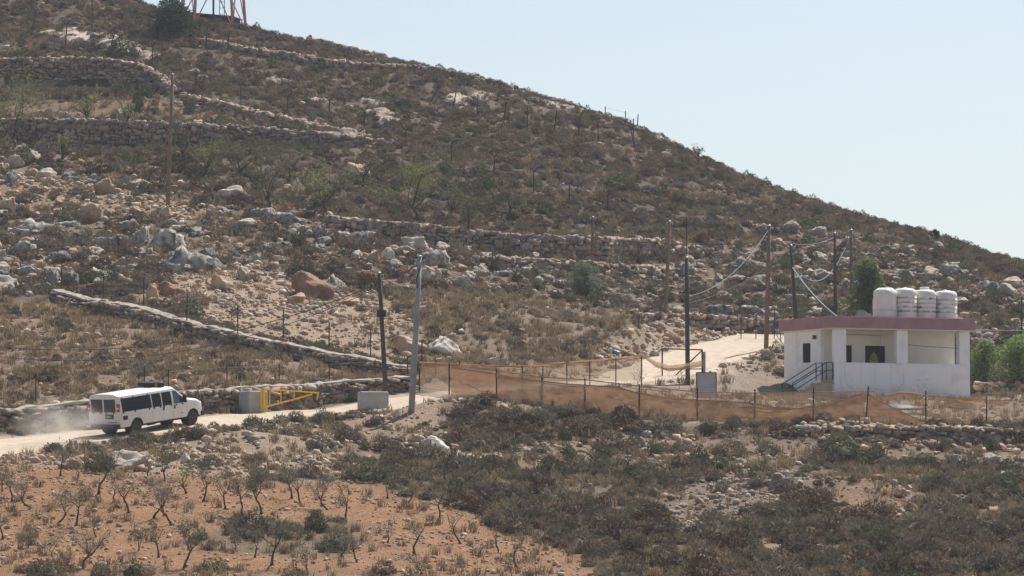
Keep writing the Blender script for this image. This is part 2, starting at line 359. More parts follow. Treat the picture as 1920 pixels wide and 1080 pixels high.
# zones: name, polygon in photo pixels, soil colour, densities per square metre
INF = [(-9000, -9000), (9000, -9000), (9000, 9000), (-9000, 9000)]
ZON = [
 ('hill', INF, (.150, .112, .086), dict(scrub=3.0, grass=1.2, rubble=.6, boulder=.020)),
 ('uppergreen', [(330, 170), (760, 285), (900, 330), (1000, 410), (620, 400), (330, 330), (0, 300), (0, 190)], (.165, .128, .092), dict(scrub=2.5, grass=1.0, rubble=.25, boulder=.02)),
 ('slopebare', [(640, 190), (1000, 180), (1180, 235), (1250, 290), (1000, 300), (740, 270)], (.175, .130, .097), dict(scrub=2.7, grass=.7, rubble=.5, boulder=.03)),
 ('terrace', [(0, 186), (318, 186), (500, 236), (330, 232), (0, 225)], (.25, .16, .10), dict(scrub=.5, grass=1.5, rubble=.5, boulder=.0)),
 ('boulders', [(-600, 290), (100, 285), (330, 335), (620, 405), (700, 440), (880, 470), (900, 535), (640, 560), (560, 560), (280, 530), (100, 548), (-600, 560)], (.235, .165, .115), dict(scrub=1.6, grass=1.2, rubble=3.0, boulder=.50)),
 ('tanscree', [(-600, 305), (0, 312), (160, 342), (320, 372), (430, 396), (330, 414), (150, 402), (-600, 385)], (.34, .235, .16), dict(scrub=.35, grass=.5, rubble=6.0, boulder=.26)),
 ('rockterrace', [(860, 497), (1000, 488), (1300, 490), (1420, 420), (1560, 440), (1700, 470), (1920, 540), (2700, 640), (2700, 700), (1900, 660), (1640, 640), (1440, 615), (1270, 595), (1100, 570), (900, 545)], (.24, .17, .125), dict(scrub=1.5, grass=.8, rubble=2.8, boulder=.42)),
 ('scree', [(262, 560), (300, 518), (480, 500), (640, 540), (720, 560), (790, 610), (765, 692), (600, 652), (440, 622)], (.43, .315, .225), dict(scrub=.14, grass=.7, rubble=8.0, boulder=.02)),
 ('field', [(-600, 545), (100, 560), (270, 605), (440, 655), (640, 690), (780, 712), (700, 748), (350, 748), (-600, 815)], (.31, .205, .135), dict(scrub=.42, grass=3.6, rubble=1.8, boulder=.006)),
 ('dryfield', [(740, 560), (880, 535), (1100, 575), (1260, 602), (1150, 650), (1130, 690), (800, 692), (780, 620)], (.285, .205, .135), dict(scrub=.55, grass=4.4, rubble=.9, boulder=.004)),
 ('yard', [(1340, 690), (1470, 650), (1480, 740), (1830, 735), (2700, 735), (2700, 800), (1900, 802), (1300, 793), (1000, 765), (790, 745), (790, 700), (1200, 680)], (.40, .30, .205), dict(scrub=.05, grass=1.2, rubble=1.2, boulder=.0)),
 ('heap', [(1120, 690), (1140, 650), (1230, 600), (1300, 602), (1340, 625), (1400, 640), (1330, 645), (1260, 655), (1215, 690)], (.40, .305, .22), dict(scrub=.1, grass=.5, rubble=13, boulder=.05)),
 ('heapright', [(1385, 720), (1395, 680), (1440, 640), (1475, 640), (1475, 735), (1400, 730)], (.36, .27, .195), dict(scrub=.45, grass=.8, rubble=8, boulder=.15)),
 ('bank', [(800, 742), (1000, 762), (1300, 795), (1900, 806), (1900, 835), (1300, 822), (1000, 808), (830, 795)], (.20, .14, .10), dict(scrub=1.9, grass=.8, rubble=2.0, boulder=.02)),
 ('polebank', [(630, 790), (700, 768), (760, 745), (830, 745), (840, 790), (820, 815), (740, 820), (660, 830)], (.40, .27, .185), dict(scrub=.2, grass=.5, rubble=4.5, boulder=.02)),
 ('strip', [(600, 820), (800, 810), (1100, 815), (1900, 835), (2700, 835), (2700, 885), (1200, 875), (700, 870)], (.30, .205, .14), dict(scrub=.7, grass=1.0, rubble=4.0, boulder=.07)),
 ('lowgreen', [(600, 862), (1200, 868), (2700, 880), (2700, 950), (1300, 935), (900, 950), (700, 905)], (.20, .155, .10), dict(scrub=2.5, grass=2.6, rubble=.6, boulder=.01)),
 ('lowscrub', [(840, 935), (1300, 925), (2700, 940), (2700, 1500), (1250, 1500), (1115, 1080), (1085, 1045), (850, 955)], (.21, .15, .105), dict(scrub=2.7, grass=2.0, rubble=.7, boulder=.001)),
 ('roadbank', [(-600, 880), (0, 858), (330, 832), (440, 803), (600, 790), (640, 855), (700, 900), (430, 905), (250, 890), (0, 872)], (.42, .30, .205), dict(scrub=.35, grass=1.2, rubble=6.5, boulder=.04)),
 ('grove', [(-600, 885), (0, 868), (170, 880), (330, 888), (560, 908), (700, 905), (850, 952), (1085, 1048), (1118, 1085), (1250, 1500), (-600, 1500)], (.36, .205, .112), dict(scrub=.012, grass=.4, rubble=9.0, boulder=.0)),
 ('groveweed', [(440, 985), (640, 968), (690, 1005), (640, 1046), (400, 1036), (340, 1022)], (.24, .165, .105), dict(scrub=1.1, grass=2.0, rubble=.4, boulder=.0)),
 ('grovefoot', [(-600, 1062), (300, 1066), (560, 1068), (1000, 1075), (1000, 1500), (-600, 1500)], (.30, .18, .105), dict(scrub=.22, grass=1.0, rubble=.6, boulder=.0)),
 ('ringstones', [(1255, 1005), (1245, 950), (1280, 905), (1380, 885), (1490, 880), (1590, 895), (1575, 935), (1440, 955), (1410, 990), (1300, 1005)], (.27, .20, .145), dict(scrub=.7, grass=.4, rubble=13, boulder=.02)),
 ('ringstones2', [(1555, 955), (1580, 900), (1660, 895), (1720, 930), (1710, 985), (1660, 995), (1660, 955), (1580, 972)], (.36, .235, .15), dict(scrub=.3, grass=.6, rubble=11, boulder=.02)),
 ('bare1', [(1390, 1020), (1460, 1020), (1500, 1050), (1460, 1070)], (.38, .28, .2), dict(scrub=.1, grass=.4, rubble=1.5, boulder=.02)),
]
def zones(x, y, z, jit=1.0):
    u, v = pix(x, y, z)
    uu = u + jit * (fbm(x, y, 2.2, 1, 3) * 60); vv = v + jit * (fbm(x, y, 2.2, 5, 3) * 26)
    zi = np.zeros(np.shape(x), int)
    for i, zz in enumerate(ZON): zi[inpoly(uu, vv, zz[1])] = i
    return zi, u, v
zi, ug, vg = zones(GX, GY, Z)
SC = np.array([z_[2] for z_ in ZON])[zi]; gv = (np.isin(zi, [i for i, z_ in enumerate(ZON) if z_[0] in ('grove', 'grovefoot', 'ringstones2', 'tanscree', 'scree')]))[..., None]; SC = np.where(gv, SC, SC * .84 + SC.mean(-1, keepdims=True) * .16)
for _ in range(3):      # blur the zone borders a little
    SC[1:-1, 1:-1] = (SC[1:-1, 1:-1] * 2 + SC[:-2, 1:-1] + SC[2:, 1:-1] + SC[1:-1, :-2] + SC[1:-1, 2:]) / 6
# bare earth and stony patches on the hill
p1 = sstep(.10, .26, fbm(GX, GY * .6, 9, 4, 4)) * (zi <= 3); SC = SC * (1 - .6 * p1[..., None]) + np.array([.40, .265, .18]) * (.6 * p1[..., None])
nar = sstep(730, 800, ug) * (1 - sstep(1150, 1230, ug)); rd = 1 - sstep(2.7, 4.0, d + 1.6 * nar + fbm(GX, GY, 1.5, 6, 3) * 1.6)
SC = SC * (1 - rd[..., None]) + np.array([.54, .44, .33]) * rd[..., None]

SC = SC * .93
# one sheet: fine in the middle, coarse outside
def ext(a, lo, hi, k=1.35):
    L = [a[0]]; s = a[1] - a[0]
    while L[-1] > lo: s *= k; L.append(L[-1] - s)
    R = [a[-1]]; s = a[1] - a[0]
    while R[-1] < hi: s *= k; R.append(R[-1] + s)
    return np.array(L[1:][::-1]), np.array(R[1:])
xl, xr = ext(gx, -520, 520); yl, yr = ext(gy, -130, 820)
ax = np.concatenate([xl, gx, xr]); ay = np.concatenate([yl, gy, yr]); i0, j0 = len(xl), len(yl)
TX, TY = np.meshgrid(ax, ay, indexing='ij'); TZ = np.empty_like(TX)
mk = np.ones(TX.shape, bool); mk[i0:i0 + len(gx), j0:j0 + len(gy)] = False
TZ[mk] = tps(TX[mk], TY[mk])
# outside the detailed block: keep the sheet continuous with its edge
ex = np.clip(TX[mk], gx[0], gx[-1]); ey = np.clip(TY[mk], gy[0], gy[-1])
dd = np.hypot(TX[mk] - ex, TY[mk] - ey); e = H(ex, ey) - bil(cx, cy, cz, ex, ey)
TZ[mk] += e * np.exp(-dd / 6)
TZ[~mk] = Z.ravel()
TC = np.empty(TX.shape + (3,)); TC[mk] = (.24, .17, .12); TC[~mk] = SC.reshape(-1, 3)
nx, ny = TX.shape
V = np.stack([TX.ravel(), TY.ravel(), TZ.ravel()], 1)
ii, jj = np.meshgrid(np.arange(nx - 1), np.arange(ny - 1), indexing='ij'); q = (ii * ny + jj).ravel()
FQ = np.stack([q, q + ny, q + ny + 1, q + 1], 1)
gm = bpy.data.materials.new('stony_soil'); gm.use_nodes = True; n_ = gm.node_tree.nodes; L_ = gm.node_tree.links
b_ = n_['Principled BSDF']; b_.inputs['Roughness'].default_value = .95; b_.inputs['Specular IOR Level'].default_value = .1
at_ = n_.new('ShaderNodeAttribute'); at_.attribute_name = 'soil'
tc = n_.new('ShaderNodeTexCoord')
def noise(scale, det=6):
    z = n_.new('ShaderNodeTexNoise'); z.inputs['Scale'].default_value = scale; z.inputs['Detail'].default_value = det; L_.new(tc.outputs['Object'], z.inputs['Vector']); return z
n1, n2, n3 = noise(.9), noise(5.5), noise(22, 3)
hv = n_.new('ShaderNodeHueSaturation'); mrs = []
ad = n_.new('ShaderNodeMath'); ad.operation = 'ADD'; L_.new(n1.outputs['Fac'], ad.inputs[0]); L_.new(n2.outputs['Fac'], ad.inputs[1])
ad2 = n_.new('ShaderNodeMath'); ad2.operation = 'ADD'; L_.new(ad.outputs[0], ad2.inputs[0]); L_.new(n3.outputs['Fac'], ad2.inputs[1])
mr = n_.new('ShaderNodeMapRange'); mr.inputs[1].default_value = 1.0; mr.inputs[2].default_value = 2.0; mr.inputs[3].default_value = .62; mr.inputs[4].default_value = 1.38
L_.new(ad2.outputs[0], mr.inputs[0]); L_.new(mr.outputs[0], hv.inputs['Value']); L_.new(at_.outputs['Color'], hv.inputs['Color'])
vo = n_.new('ShaderNodeTexVoronoi'); vo.inputs['Scale'].default_value = 7; L_.new(tc.outputs['Object'], vo.inputs['Vector'])
pb = n_.new('ShaderNodeMapRange'); pb.inputs[1].default_value = .22; pb.inputs[2].default_value = .12; L_.new(vo.outputs['Distance'], pb.inputs[0])
mx = n_.new('ShaderNodeMix'); mx.data_type = 'RGBA'; mx.inputs[7].default_value = (.50, .41, .31, 1)
sel = n_.new('ShaderNodeMath'); sel.operation = 'GREATER_THAN'; sel.inputs[1].default_value = .60
sp = n_.new('ShaderNodeSeparateColor'); L_.new(vo.outputs['Color'], sp.inputs[0]); L_.new(sp.outputs[0], sel.inputs[0])
mu = n_.new('ShaderNodeMath'); mu.operation = 'MULTIPLY'; L_.new(sel.outputs[0], mu.inputs[0]); L_.new(pb.outputs[0], mu.inputs[1])
L_.new(mu.outputs[0], mx.inputs[0]); L_.new(hv.outputs[0], mx.inputs[6]); L_.new(mx.outputs[2], b_.inputs['Base Color'])
bp = n_.new('ShaderNodeBump'); bp.inputs['Strength'].default_value = .9; bp.inputs['Distance'].default_value = .12
L_.new(ad2.outputs[0], bp.inputs['Height']); L_.new(bp.outputs[0], b_.inputs['Normal'])
M['soil'] = gm
ground = obj('ground', V, FQ, gm, smooth=True); tag(ground, 'stony hillside of brown and orange soil', 'hillside', kind='structure')
ca_ = ground.data.color_attributes.new('soil', 'FLOAT_COLOR', 'POINT')
ca_.data.foreach_set('color', np.concatenate([TC.reshape(-1, 3), np.ones((nx * ny, 1))], 1).astype(np.float32).ravel())

# the dirt road: a sheet just above the ground
def road_sheet():
    s = np.concatenate([[0], np.cumsum(np.hypot(*(road_pts[1:, :2] - road_pts[:-1, :2]).T))]); q = np.arange(0, s[-1], .5)
    px = np.interp(q, s, road_pts[:, 0]); py = np.interp(q, s, road_pts[:, 1])
    for _ in range(6):
        px[1:-1] = (px[:-2] + px[1:-1] * 2 + px[2:]) / 4; py[1:-1] = (py[:-2] + py[1:-1] * 2 + py[2:]) / 4
    tx = np.gradient(px); ty = np.gradient(py); l = np.hypot(tx, ty); nxv, nyv = -ty / l, tx / l
    V = []; K = 13
    for i in range(len(q)):
        uq, _v = pix(px[i], py[i], 5.0); nar = float(sstep(730, 800, uq) * (1 - sstep(1150, 1230, uq))); 
        w0 = (2.9 - 1.3 * nar) + .35 * math.sin(i * .35) * .4 + float(fbm(px[i], py[i], 2, 1, 2)) * .9; w1 = (2.9 - 1.3 * nar) + float(fbm(px[i] + 40, py[i], 2, 2, 2)) * .9
        for t in np.linspace(-w1, w0, K):
            x, y = px[i] + nxv[i] * t, py[i] + nyv[i] * t
            edge = -.06 if t in (-w1, w0) else .012
            V.append((x, y, float(H(x, y)) + edge))
    Fc = [(i * K + j, i * K + j + 1, (i + 1) * K + j + 1, (i + 1) * K + j) for i in range(len(q) - 1) for j in range(K - 1)]
    return V, Fc
M['road'] = material('pale_gravel', (.56, .46, .35), (.43, .35, .26), scale=2.2, bump=.04, bscale=14, detail=8, contrast=(.3, .7))
rv, rf = road_sheet()
tag(obj('dirt_road', rv, rf, M['road'], smooth=True), 'pale dusty gravel road climbing past the stone wall', 'road', kind='structure')

# ------------------------------------------------------------------ shared piece meshes
def ico(sub):
    import bmesh
    bm = bmesh.new(); bmesh.ops.create_icosphere(bm, subdivisions=sub, radius=1.0)
    V = np.array([v.co[:] for v in bm.verts]); Fc = np.array([[v.index for v in f.verts] for f in bm.faces]); bm.free(); return V, Fc
def cube26():
    import bmesh
    bm = bmesh.new(); bmesh.ops.create_cube(bm, size=2.0); bmesh.ops.subdivide_edges(bm, edges=bm.edges[:], cuts=1, use_grid_fill=True)
    V = np.array([v.co[:] for v in bm.verts]); Fc = np.array([[v.index for v in f.verts] for f in bm.faces]); bm.free(); return V, Fc
def n3(V, s, seed):
    return (vn(V[:, 0] / s + seed, V[:, 1] / s + seed * 2.3, 0) + vn(V[:, 1] / s + seed, V[:, 2] / s - seed, 1) + vn(V[:, 2] / s + 3 * seed, V[:, 0] / s, 2)) / 3 - .5
def rock_shape(seed, sub=4, planes=11, rough=.10, blocky=.0):
    r = np.random.default_rng(seed); V, Fc = ico(sub); D = V.copy(); R = np.full(len(V), 1.15)
    for _ in range(planes):
        nrm = r.normal(size=3); nrm /= np.linalg.norm(nrm); dd = r.uniform(.5, .95); c = D @ nrm
        R = np.where(c > .05, np.minimum(R, dd / np.maximum(c, .05)), R)
    V = D * R[:, None]
    V *= (1 + rough * 1.6 * n3(V, .55, seed) * 2 + rough * 1.7 * n3(V, .22, seed + 5) * 2 + rough * 1.2 * n3(V, .11, seed + 9) * 2)[:, None]
    V[:, 2] = np.where(V[:, 2] < -.45, -.45 + (V[:, 2] + .45) * .2, V[:, 2]); V[:, 2] += .4
    return V, Fc
def outcrop_shape(seed, k):
    # several weathered lumps grown together
    r = np.random.default_rng(seed); Vs = []; Fs = []; n0 = 0
    for i in range(k):
        v, f = rock_shape(seed * 7 + i, 3, 14, .24); a = r.uniform(0, 6.28); o = 0 if i == 0 else r.uniform(.25, .75); q = (.72 if i == 0 else r.uniform(.28, .55)); c, s_ = math.cos(a * 2), math.sin(a * 2)
        v = v * [q, q, q * r.uniform(.6, .95)]; v = np.stack([v[:, 0] * c - v[:, 1] * s_, v[:, 0] * s_ + v[:, 1] * c, v[:, 2]], 1) + [o * math.cos(a), o * math.sin(a) * .8, -.06]
        Vs.append(v); Fs.append(f + n0); n0 += len(v)
    return np.concatenate(Vs), np.concatenate(Fs)
ROCKS = [mesh_of('limestone_boulder', *outcrop_shape(s, k), M['rock']) for s, k in ((3, 6), (11, 4), (17, 8), (23, 5), (31, 7), (41, 3))]
FRESH = [mesh_of('broken_boulder', *rock_shape(s, 4, 22, .11), M['rock_fresh']) for s in (5, 13, 29, 37)]
WHITE = [mesh_of('white_rock', *rock_shape(s, 4, 18, .10), M['rock_white']) for s in (61, 71)]
RED = [mesh_of('red_rock', *rock_shape(29, 4, 26, .14), M['rock_red'])]
SLABS = [mesh_of('rock_slab', *rock_shape(s, 4, 20, .14), M['rock_slab']) for s in (7, 19, 43)]
def stone_shape(seed):
    r = np.random.default_rng(seed); V, Fc = cube26(); l = np.linalg.norm(V, axis=1)
    V = V * .78 + .22 * V / l[:, None] * 1.25; V += r.normal(size=V.shape) * .15; return V * .5, Fc
STONE = [mesh_of('stone', *stone_shape(100 + s), M['stone_grey']) for s in range(8)]
STONEP = [mesh_of('stone', *stone_shape(200 + s), M['stone_pale']) for s in range(6)]

def quads(Cn, Dr, L, W, r):
    """leaf shaped quads: centre, direction, length, width"""
    Dr = Dr / (np.linalg.norm(Dr, axis=1)[:, None] + 1e-9); R = r.normal(size=Cn.shape); S = np.cross(Dr, R); S /= np.linalg.norm(S, axis=1)[:, None] + 1e-9
    L = np.asarray(L).reshape(-1, 1) * .5; W = np.asarray(W).reshape(-1, 1) * .5
    V = np.stack([Cn - Dr * L, Cn + S * W, Cn + Dr * L, Cn - S * W], 1).reshape(-1, 3)
    return V, np.arange(len(V)).reshape(-1, 4)
def shrub_shape(seed, nl, size, spike=0.3, flat=.62, lump=.3, hull=.55):
    r = np.random.default_rng(seed); D = r.normal(size=(nl, 3)); D[:, 2] = np.abs(D[:, 2]) * .9 + .02; D /= np.linalg.norm(D, axis=1)[:, None]
    R = .5 * (.62 + .38 * r.random(nl) ** .5) * (1 + lump * 2.2 * n3(D, .5, seed)); P = D * R[:, None]; P[:, 2] *= flat * 2 * .8
    dr = r.normal(size=(nl, 3)) * (1 - spike) + D * spike * 2.2; sz = size * r.uniform(.6, 1.4, nl)
    V, Fc = quads(P, dr, sz * (1.3 + spike), sz * .62, r)
    hv, hf = ico(2); hv = hv * .5 * hull * (1 + lump * 2 * n3(hv, .5, seed))[:, None]; hv[:, 2] = np.maximum(hv[:, 2], -.05) * flat * 1.6
    Vv = np.concatenate([V, hv]); return Vv, [tuple(f) for f in Fc] + [tuple(f + len(V)) for f in hf]
SHR = {
 'burnet': [mesh_of('burnet_shrub', *shrub_shape(s, 420, .062, .45), M['burnet']) for s in (1, 2, 3, 4)],
 'sage': [mesh_of('sage_shrub', *shrub_shape(s, 380, .07, .6, .75, .4), M['sage']) for s in (5, 6, 7)],
 'green': [mesh_of('green_shrub', *shrub_shape(s, 520, .075, .15, .75, .45), M['green']) for s in (8, 9, 10)],
 'rust': [mesh_of('rust_shrub', *shrub_shape(s, 420, .06, .5, .7, .3), M['rust']) for s in (11, 12)],
}
def tuft_shape(seed, nb=26):
    r = np.random.default_rng(seed); V = []; Fc = []
    for i in range(nb):
        a = r.uniform(0, 6.28); b = r.uniform(0, .22); p = np.array([b * math.cos(a), b * math.sin(a), -.03]); a2 = r.uniform(0, 6.28); l = r.uniform(.25, .6); k = r.uniform(.1, .55)
        t = p + np.array([math.cos(a2) * k * l, math.sin(a2) * k * l, l]); s = np.array([-math.sin(a2), math.cos(a2), 0]) * .016; m = (p + t) / 2 + [0, 0, .05]
        j = len(V); V += [p - s, p + s, m + s * .8, m - s * .8, t]; Fc += [(j, j + 1, j + 2, j + 3), (j + 3, j + 2, j + 4)]
    return V, Fc
SHRB = {k: [mesh_of(k + '_bush', *shrub_shape(s, 1700, sz, sp, fl, .55, .5), M[k]) for s in (51, 52, 53)] for k, sz, sp, fl in (('burnet', .036, .45, .65), ('sage', .036, .5, .75), ('green', .042, .15, .75), ('rust', .036, .5, .7))}
TUFT = [mesh_of('dry_grass_tuft', *tuft_shape(s), M['straw']) for s in (1, 2, 3)]
def pebble_shape(seed):
    r = np.random.default_rng(seed); V, Fc = ico(1); V = V * (1 + .0) ; V += r.normal(size=V.shape) * .14; V[:, 2] *= .62; return V * .5, Fc
PEB = [mesh_of('loose_stone', *pebble_shape(s), M['stone_pale']) for s in range(5)] + [mesh_of('loose_stone', *pebble_shape(s + 9), M['stone_grey']) for s in range(4)]

# ------------------------------------------------------------------ dry stone walls
def wall_normals(Wp):
    t = np.gradient(Wp[:, :2], axis=0); t /= np.linalg.norm(t, axis=1)[:, None]; return t, np.stack([t[:, 1], -t[:, 0]], 1)     # normal towards the viewer
def build_wall(key, label, sw=.38, sh=.25, pale=.0, thick=.55, cap=False, face=1.0, loose=False, cat='stone wall', maxn=300):
    Wp = WP[key]; n = len(Wp); t, nr = wall_normals(Wp); r = np.random.default_rng(sum(map(ord, key)))
    h = Wp[:, 3] * (1 + .10 * (vn(np.arange(n) / 3.0, 0 * np.arange(n), 3) - .5)); zt = Wp[:, 2] + h * .5 ; zb = Wp[:, 2] - h * .5
    zt = np.maximum(zt, zb + .3); c0 = Wp[n // 2, :3].copy(); c0[2] = zb[n // 2]
    # earth and rubble fill
    V = []
    for i in range(n):
        f = nr[i]; tp = zt[i] - (.03 if cap else .12)
        for off, z in ((.02, zb[i] - .5), (.02, tp), (-thick, tp), (-thick, zb[i] - .5)):
            V.append((Wp[i, 0] + f[0] * off - c0[0], Wp[i, 1] + f[1] * off - c0[1], z - c0[2]))
    Fc = [(i * 4 + j, (i + 1) * 4 + j, (i + 1) * 4 + (j + 1) % 4, i * 4 + (j + 1) % 4) for i in range(n - 1) for j in range(4)] + [(0, 1, 2, 3), tuple((n - 1) * 4 + j for j in (3, 2, 1, 0))]
    root = obj('dry_stone_wall', V, Fc, M['wall_fill'], loc=tuple(c0)); tag(root, label, cat, 'field and terrace walls', 'thing')
    s = np.concatenate([[0], np.cumsum(np.hypot(*(Wp[1:, :2] - Wp[:-1, :2]).T))]); L = s[-1]
    S = []                                # x, y, z, sx, sy, sz, angle
    hm = float(h.max()); z = 0.0; courses = []
    while z < hm + .05:
        ch = sh * r.uniform(.75, 1.3); courses.append((z, ch)); z += ch * .93
    for z, ch in courses:
        p = r.uniform(0, .3)
        while p < L:
            w_ = sw * float(np.clip(r.gamma(4, .25), .4, 2.0)); q = min(p + w_ / 2, L); hb = np.interp(q, s, h); 
            if z + ch * .5 < hb - (.05 if cap else -.02) and z + ch * .5 > hb * (1 - face) :
                x = np.interp(q, s, Wp[:, 0]); y = np.interp(q, s, Wp[:, 1]); nn = np.array([np.interp(q, s, nr[:, 0]), np.interp(q, s, nr[:, 1])]); a = math.atan2(nn[0], -nn[1])
                o = r.uniform(-.12, .10); dz = r.normal() * .035
                S.append((x + nn[0] * o, y + nn[1] * o, np.interp(q, s, zb) + z + ch / 2 + dz, w_ * r.uniform(.8, 1.02), .42, ch * 1.0 * r.uniform(.7, 1.25), a + r.normal() * .16, r.normal() * .16))
            p += w_ * .96
    if not cap:                            # rough coping, two rows deep
        for rowo in (0, -.32):
            p = r.uniform(0, .3)
            while p < L:
                w_ = sw * r.uniform(.6, 1.3); q = min(p + w_ / 2, L); x = np.interp(q, s, Wp[:, 0]); y = np.interp(q, s, Wp[:, 1]); nn = np.array([np.interp(q, s, nr[:, 0]), np.interp(q, s, nr[:, 1])]); a = math.atan2(nn[0], -nn[1])
                if r.random() < .9: S.append((x + nn[0] * rowo, y + nn[1] * rowo, np.interp(q, s, zt) + r.uniform(-.06, .10), w_, .36, sh * r.uniform(.7, 1.2), a + r.normal() * .3, r.normal() * .2))
                p += w_ * .95
    if loose:                              # tumbled stones along both sides
        for _ in range(int(L * 7)):
            q = r.uniform(0, L); x = np.interp(q, s, Wp[:, 0]); y = np.interp(q, s, Wp[:, 1]); nn = np.array([np.interp(q, s, nr[:, 0]), np.interp(q, s, nr[:, 1])]); o = r.normal() * .7
            x += nn[0] * o; y += nn[1] * o; k = r.uniform(.18, .42); S.append((x, y, float(H(x, y)) + k * .3, k, k * .8, k * .7, r.uniform(0, 6), r.normal() * .3))
    S.sort(key=lambda q: -q[3] * q[5])
    ms = STONEP + STONE if pale > .5 else (STONE * 2 + STONEP if pale > 0 else STONE)
    rest = MB(); 
    vs_ = {}
    for k, st in enumerate(S):
        me = ms[int(r.integers(len(ms)))]
        mat_ = Matrix.LocRotScale(Vector((st[0] - c0[0], st[1] - c0[1], st[2] - c0[2])), (Matrix.Rotation(st[6], 3, 'Z') @ Matrix.Rotation(st[7], 3, 'Y')).to_quaternion(), Vector((st[3], st[4], st[5])))
        if k < maxn:
            o = bpy.data.objects.new('stone', me); o.matrix_basis = mat_; link(o, root)
        else:
            key_ = me.name
            if key_ not in vs_:
                co = np.empty(len(me.vertices) * 3); me.vertices.foreach_get('co', co); vs_[key_] = (co.reshape(-1, 3), [tuple(p.vertices) for p in me.polygons])
            v0, f0 = vs_[key_]; A_ = np.array(mat_)
            rest.add(v0 @ A_[:3, :3].T + A_[:3, 3], f0)
    if rest.n:
        o = rest.build('small_stones', M['stone_pale'] if pale > .5 else M['stone_grey'], root); o['kind'] = 'stuff'
    if cap:                               # mortar capping strip
        V = []; qf = np.arange(0, L, .22); n = len(qf); Wf = np.stack([np.interp(qf, s, Wp[:, i]) for i in range(3)], 1); zt = np.interp(qf, s, zt); nf = np.stack([np.interp(qf, s, nr[:, 0]), np.interp(qf, s, nr[:, 1])], 1)
        Wp = Wf; nr = nf; zt = zt + .10 * (vn(qf / .9, 0 * qf + 7, 1) - .5) + .07 * (vn(qf / .3, 0 * qf, 4) - .5)
        for i in range(n):
            f = nr[i]; wob = .16 * (vn(i * .55, 3.3, 2) - .5) + .10 * (vn(i * 1.7, 8.3, 3) - .5)
            for off, z in ((.06 + wob, -.05 + wob * .6), (.05 + wob, .06), (-thick * .5, .12 + wob), (-thick - .05, .10), (-thick - .05, -.05)):
                V.append((Wp[i, 0] + f[0] * off - c0[0], Wp[i, 1] + f[1] * off - c0[1], zt[i] + z - c0[2]))
        Fc = [(i * 5 + j, (i + 1) * 5 + j, (i + 1) * 5 + (j + 1) % 5, i * 5 + (j + 1) % 5) for i in range(n - 1) for j in range(5)] + [(0, 1, 2, 3, 4), tuple((n - 1) * 5 + j for j in (4, 3, 2, 1, 0))]
        obj('coping', V, Fc, M['cap'], root)
    return root
uw = build_wall('upper', 'tall dry stone terrace wall standing on a bare rock face, high on the slope', face=.56, pale=.2)
# the bare rock face below it
Wp = WP['upper']; t_, nr_ = wall_normals(Wp); V = []; n = len(Wp); c0 = np.array(uw.location)
for i in range(n):
    for k in range(7):
        f = k / 6; off = .10 + .22 * (vn(i * .7, k * .9, 4) - .5) + .12 * (1 - f); z = Wp[i, 2] - Wp[i, 3] * .5 - .3 + f * (Wp[i, 3] * .48 + .3)
        V.append((Wp[i, 0] + nr_[i, 0] * off - c0[0], Wp[i, 1] + nr_[i, 1] * off - c0[1], z - c0[2]))
M['cliff'] = material('cut_rock', (.36, .25, .17), (.30, .27, .25), scale=.9, bump=.08, bscale=4)
obj('rock_face', V, [(i * 7 + k, (i + 1) * 7 + k, (i + 1) * 7 + k + 1, i * 7 + k + 1) for i in range(n - 1) for k in range(6)], M['cliff'], uw)
build_wall('second', 'long dry stone terrace wall below the rock face, crossed by the brown hillside pole')
build_wall('middle', 'wide dry stone terrace wall across the middle of the hillside above a silvery bush', pale=.2)
build_wall('ridge', 'thin dark dry stone wall following the skyline of the hill', sw=.42, sh=.3)
build_wall('crest', 'short dark stone wall on the crest right of the lattice tower', sw=.42, sh=.3)
build_wall('rubble', 'collapsed pale stone wall slanting down from the rock face', pale=1, loose=True, sw=.4, sh=.25)
build_wall('diagonal', 'stone wall with smooth pale coping slanting down across the field', cap=True, sw=.36, sh=.22)
build_wall('roadside', 'stone wall with pale coping along the far side of the dirt road', cap=True, sw=.38, sh=.24)
build_wall('retaining', 'low rough retaining wall below the orange net fence', pale=.2, sw=.40, sh=.26, loose=True)
build_wall('lower', 'low broken stone wall just below the wide middle terrace wall', sw=.42, sh=.26, pale=.2, loose=True)
build_wall('track', 'low dark stone wall behind the upper bend of the gravel road', sw=.42, sh=.26, loose=True)
build_wall('yard', 'low pale stone wall beside the green bushes right of the white house', pale=1, sw=.42, sh=.26)

# ------------------------------------------------------------------ scatter
def accept(kind, Nper=9.0, seed=0, clump=None):
    r = np.random.default_rng(seed); A_ = (X1 - X0 - 2) * (Y1 - Y0 - 4); N = int(A_ * Nper)
    x = r.uniform(X0 + 1, X1 - 1, N); y = r.uniform(Y0 + 2, Y1 - 2, N)
    # only the wedge the camera can see, with a wide margin on both sides
    k = np.abs(x) < y * .15 + 6; x, y = x[k], y[k]; z = H(x, y)
    zi, u, v = zones(x, y, z)
    dens = np.array([q[3][kind] for q in ZON])[zi]
    if clump is not None: dens = dens * clump(x, y)
    dr, _ = road_w(x, y)
    ok = (r.random(len(x)) < dens / Nper) & (dr > (3.1 if kind != 'rubble' else 2.4)) & ~house_mask(x, y)
    for Wp in WP.values():
        dw, _, sd = seg_near(x, y, Wp[:, :2]); ok &= ~((dw < .75) & (sd > 0)) & ~((dw < .35) & (sd <= 0))
    return x[ok], y[ok], z[ok], zi[ok], u[ok], v[ok], r

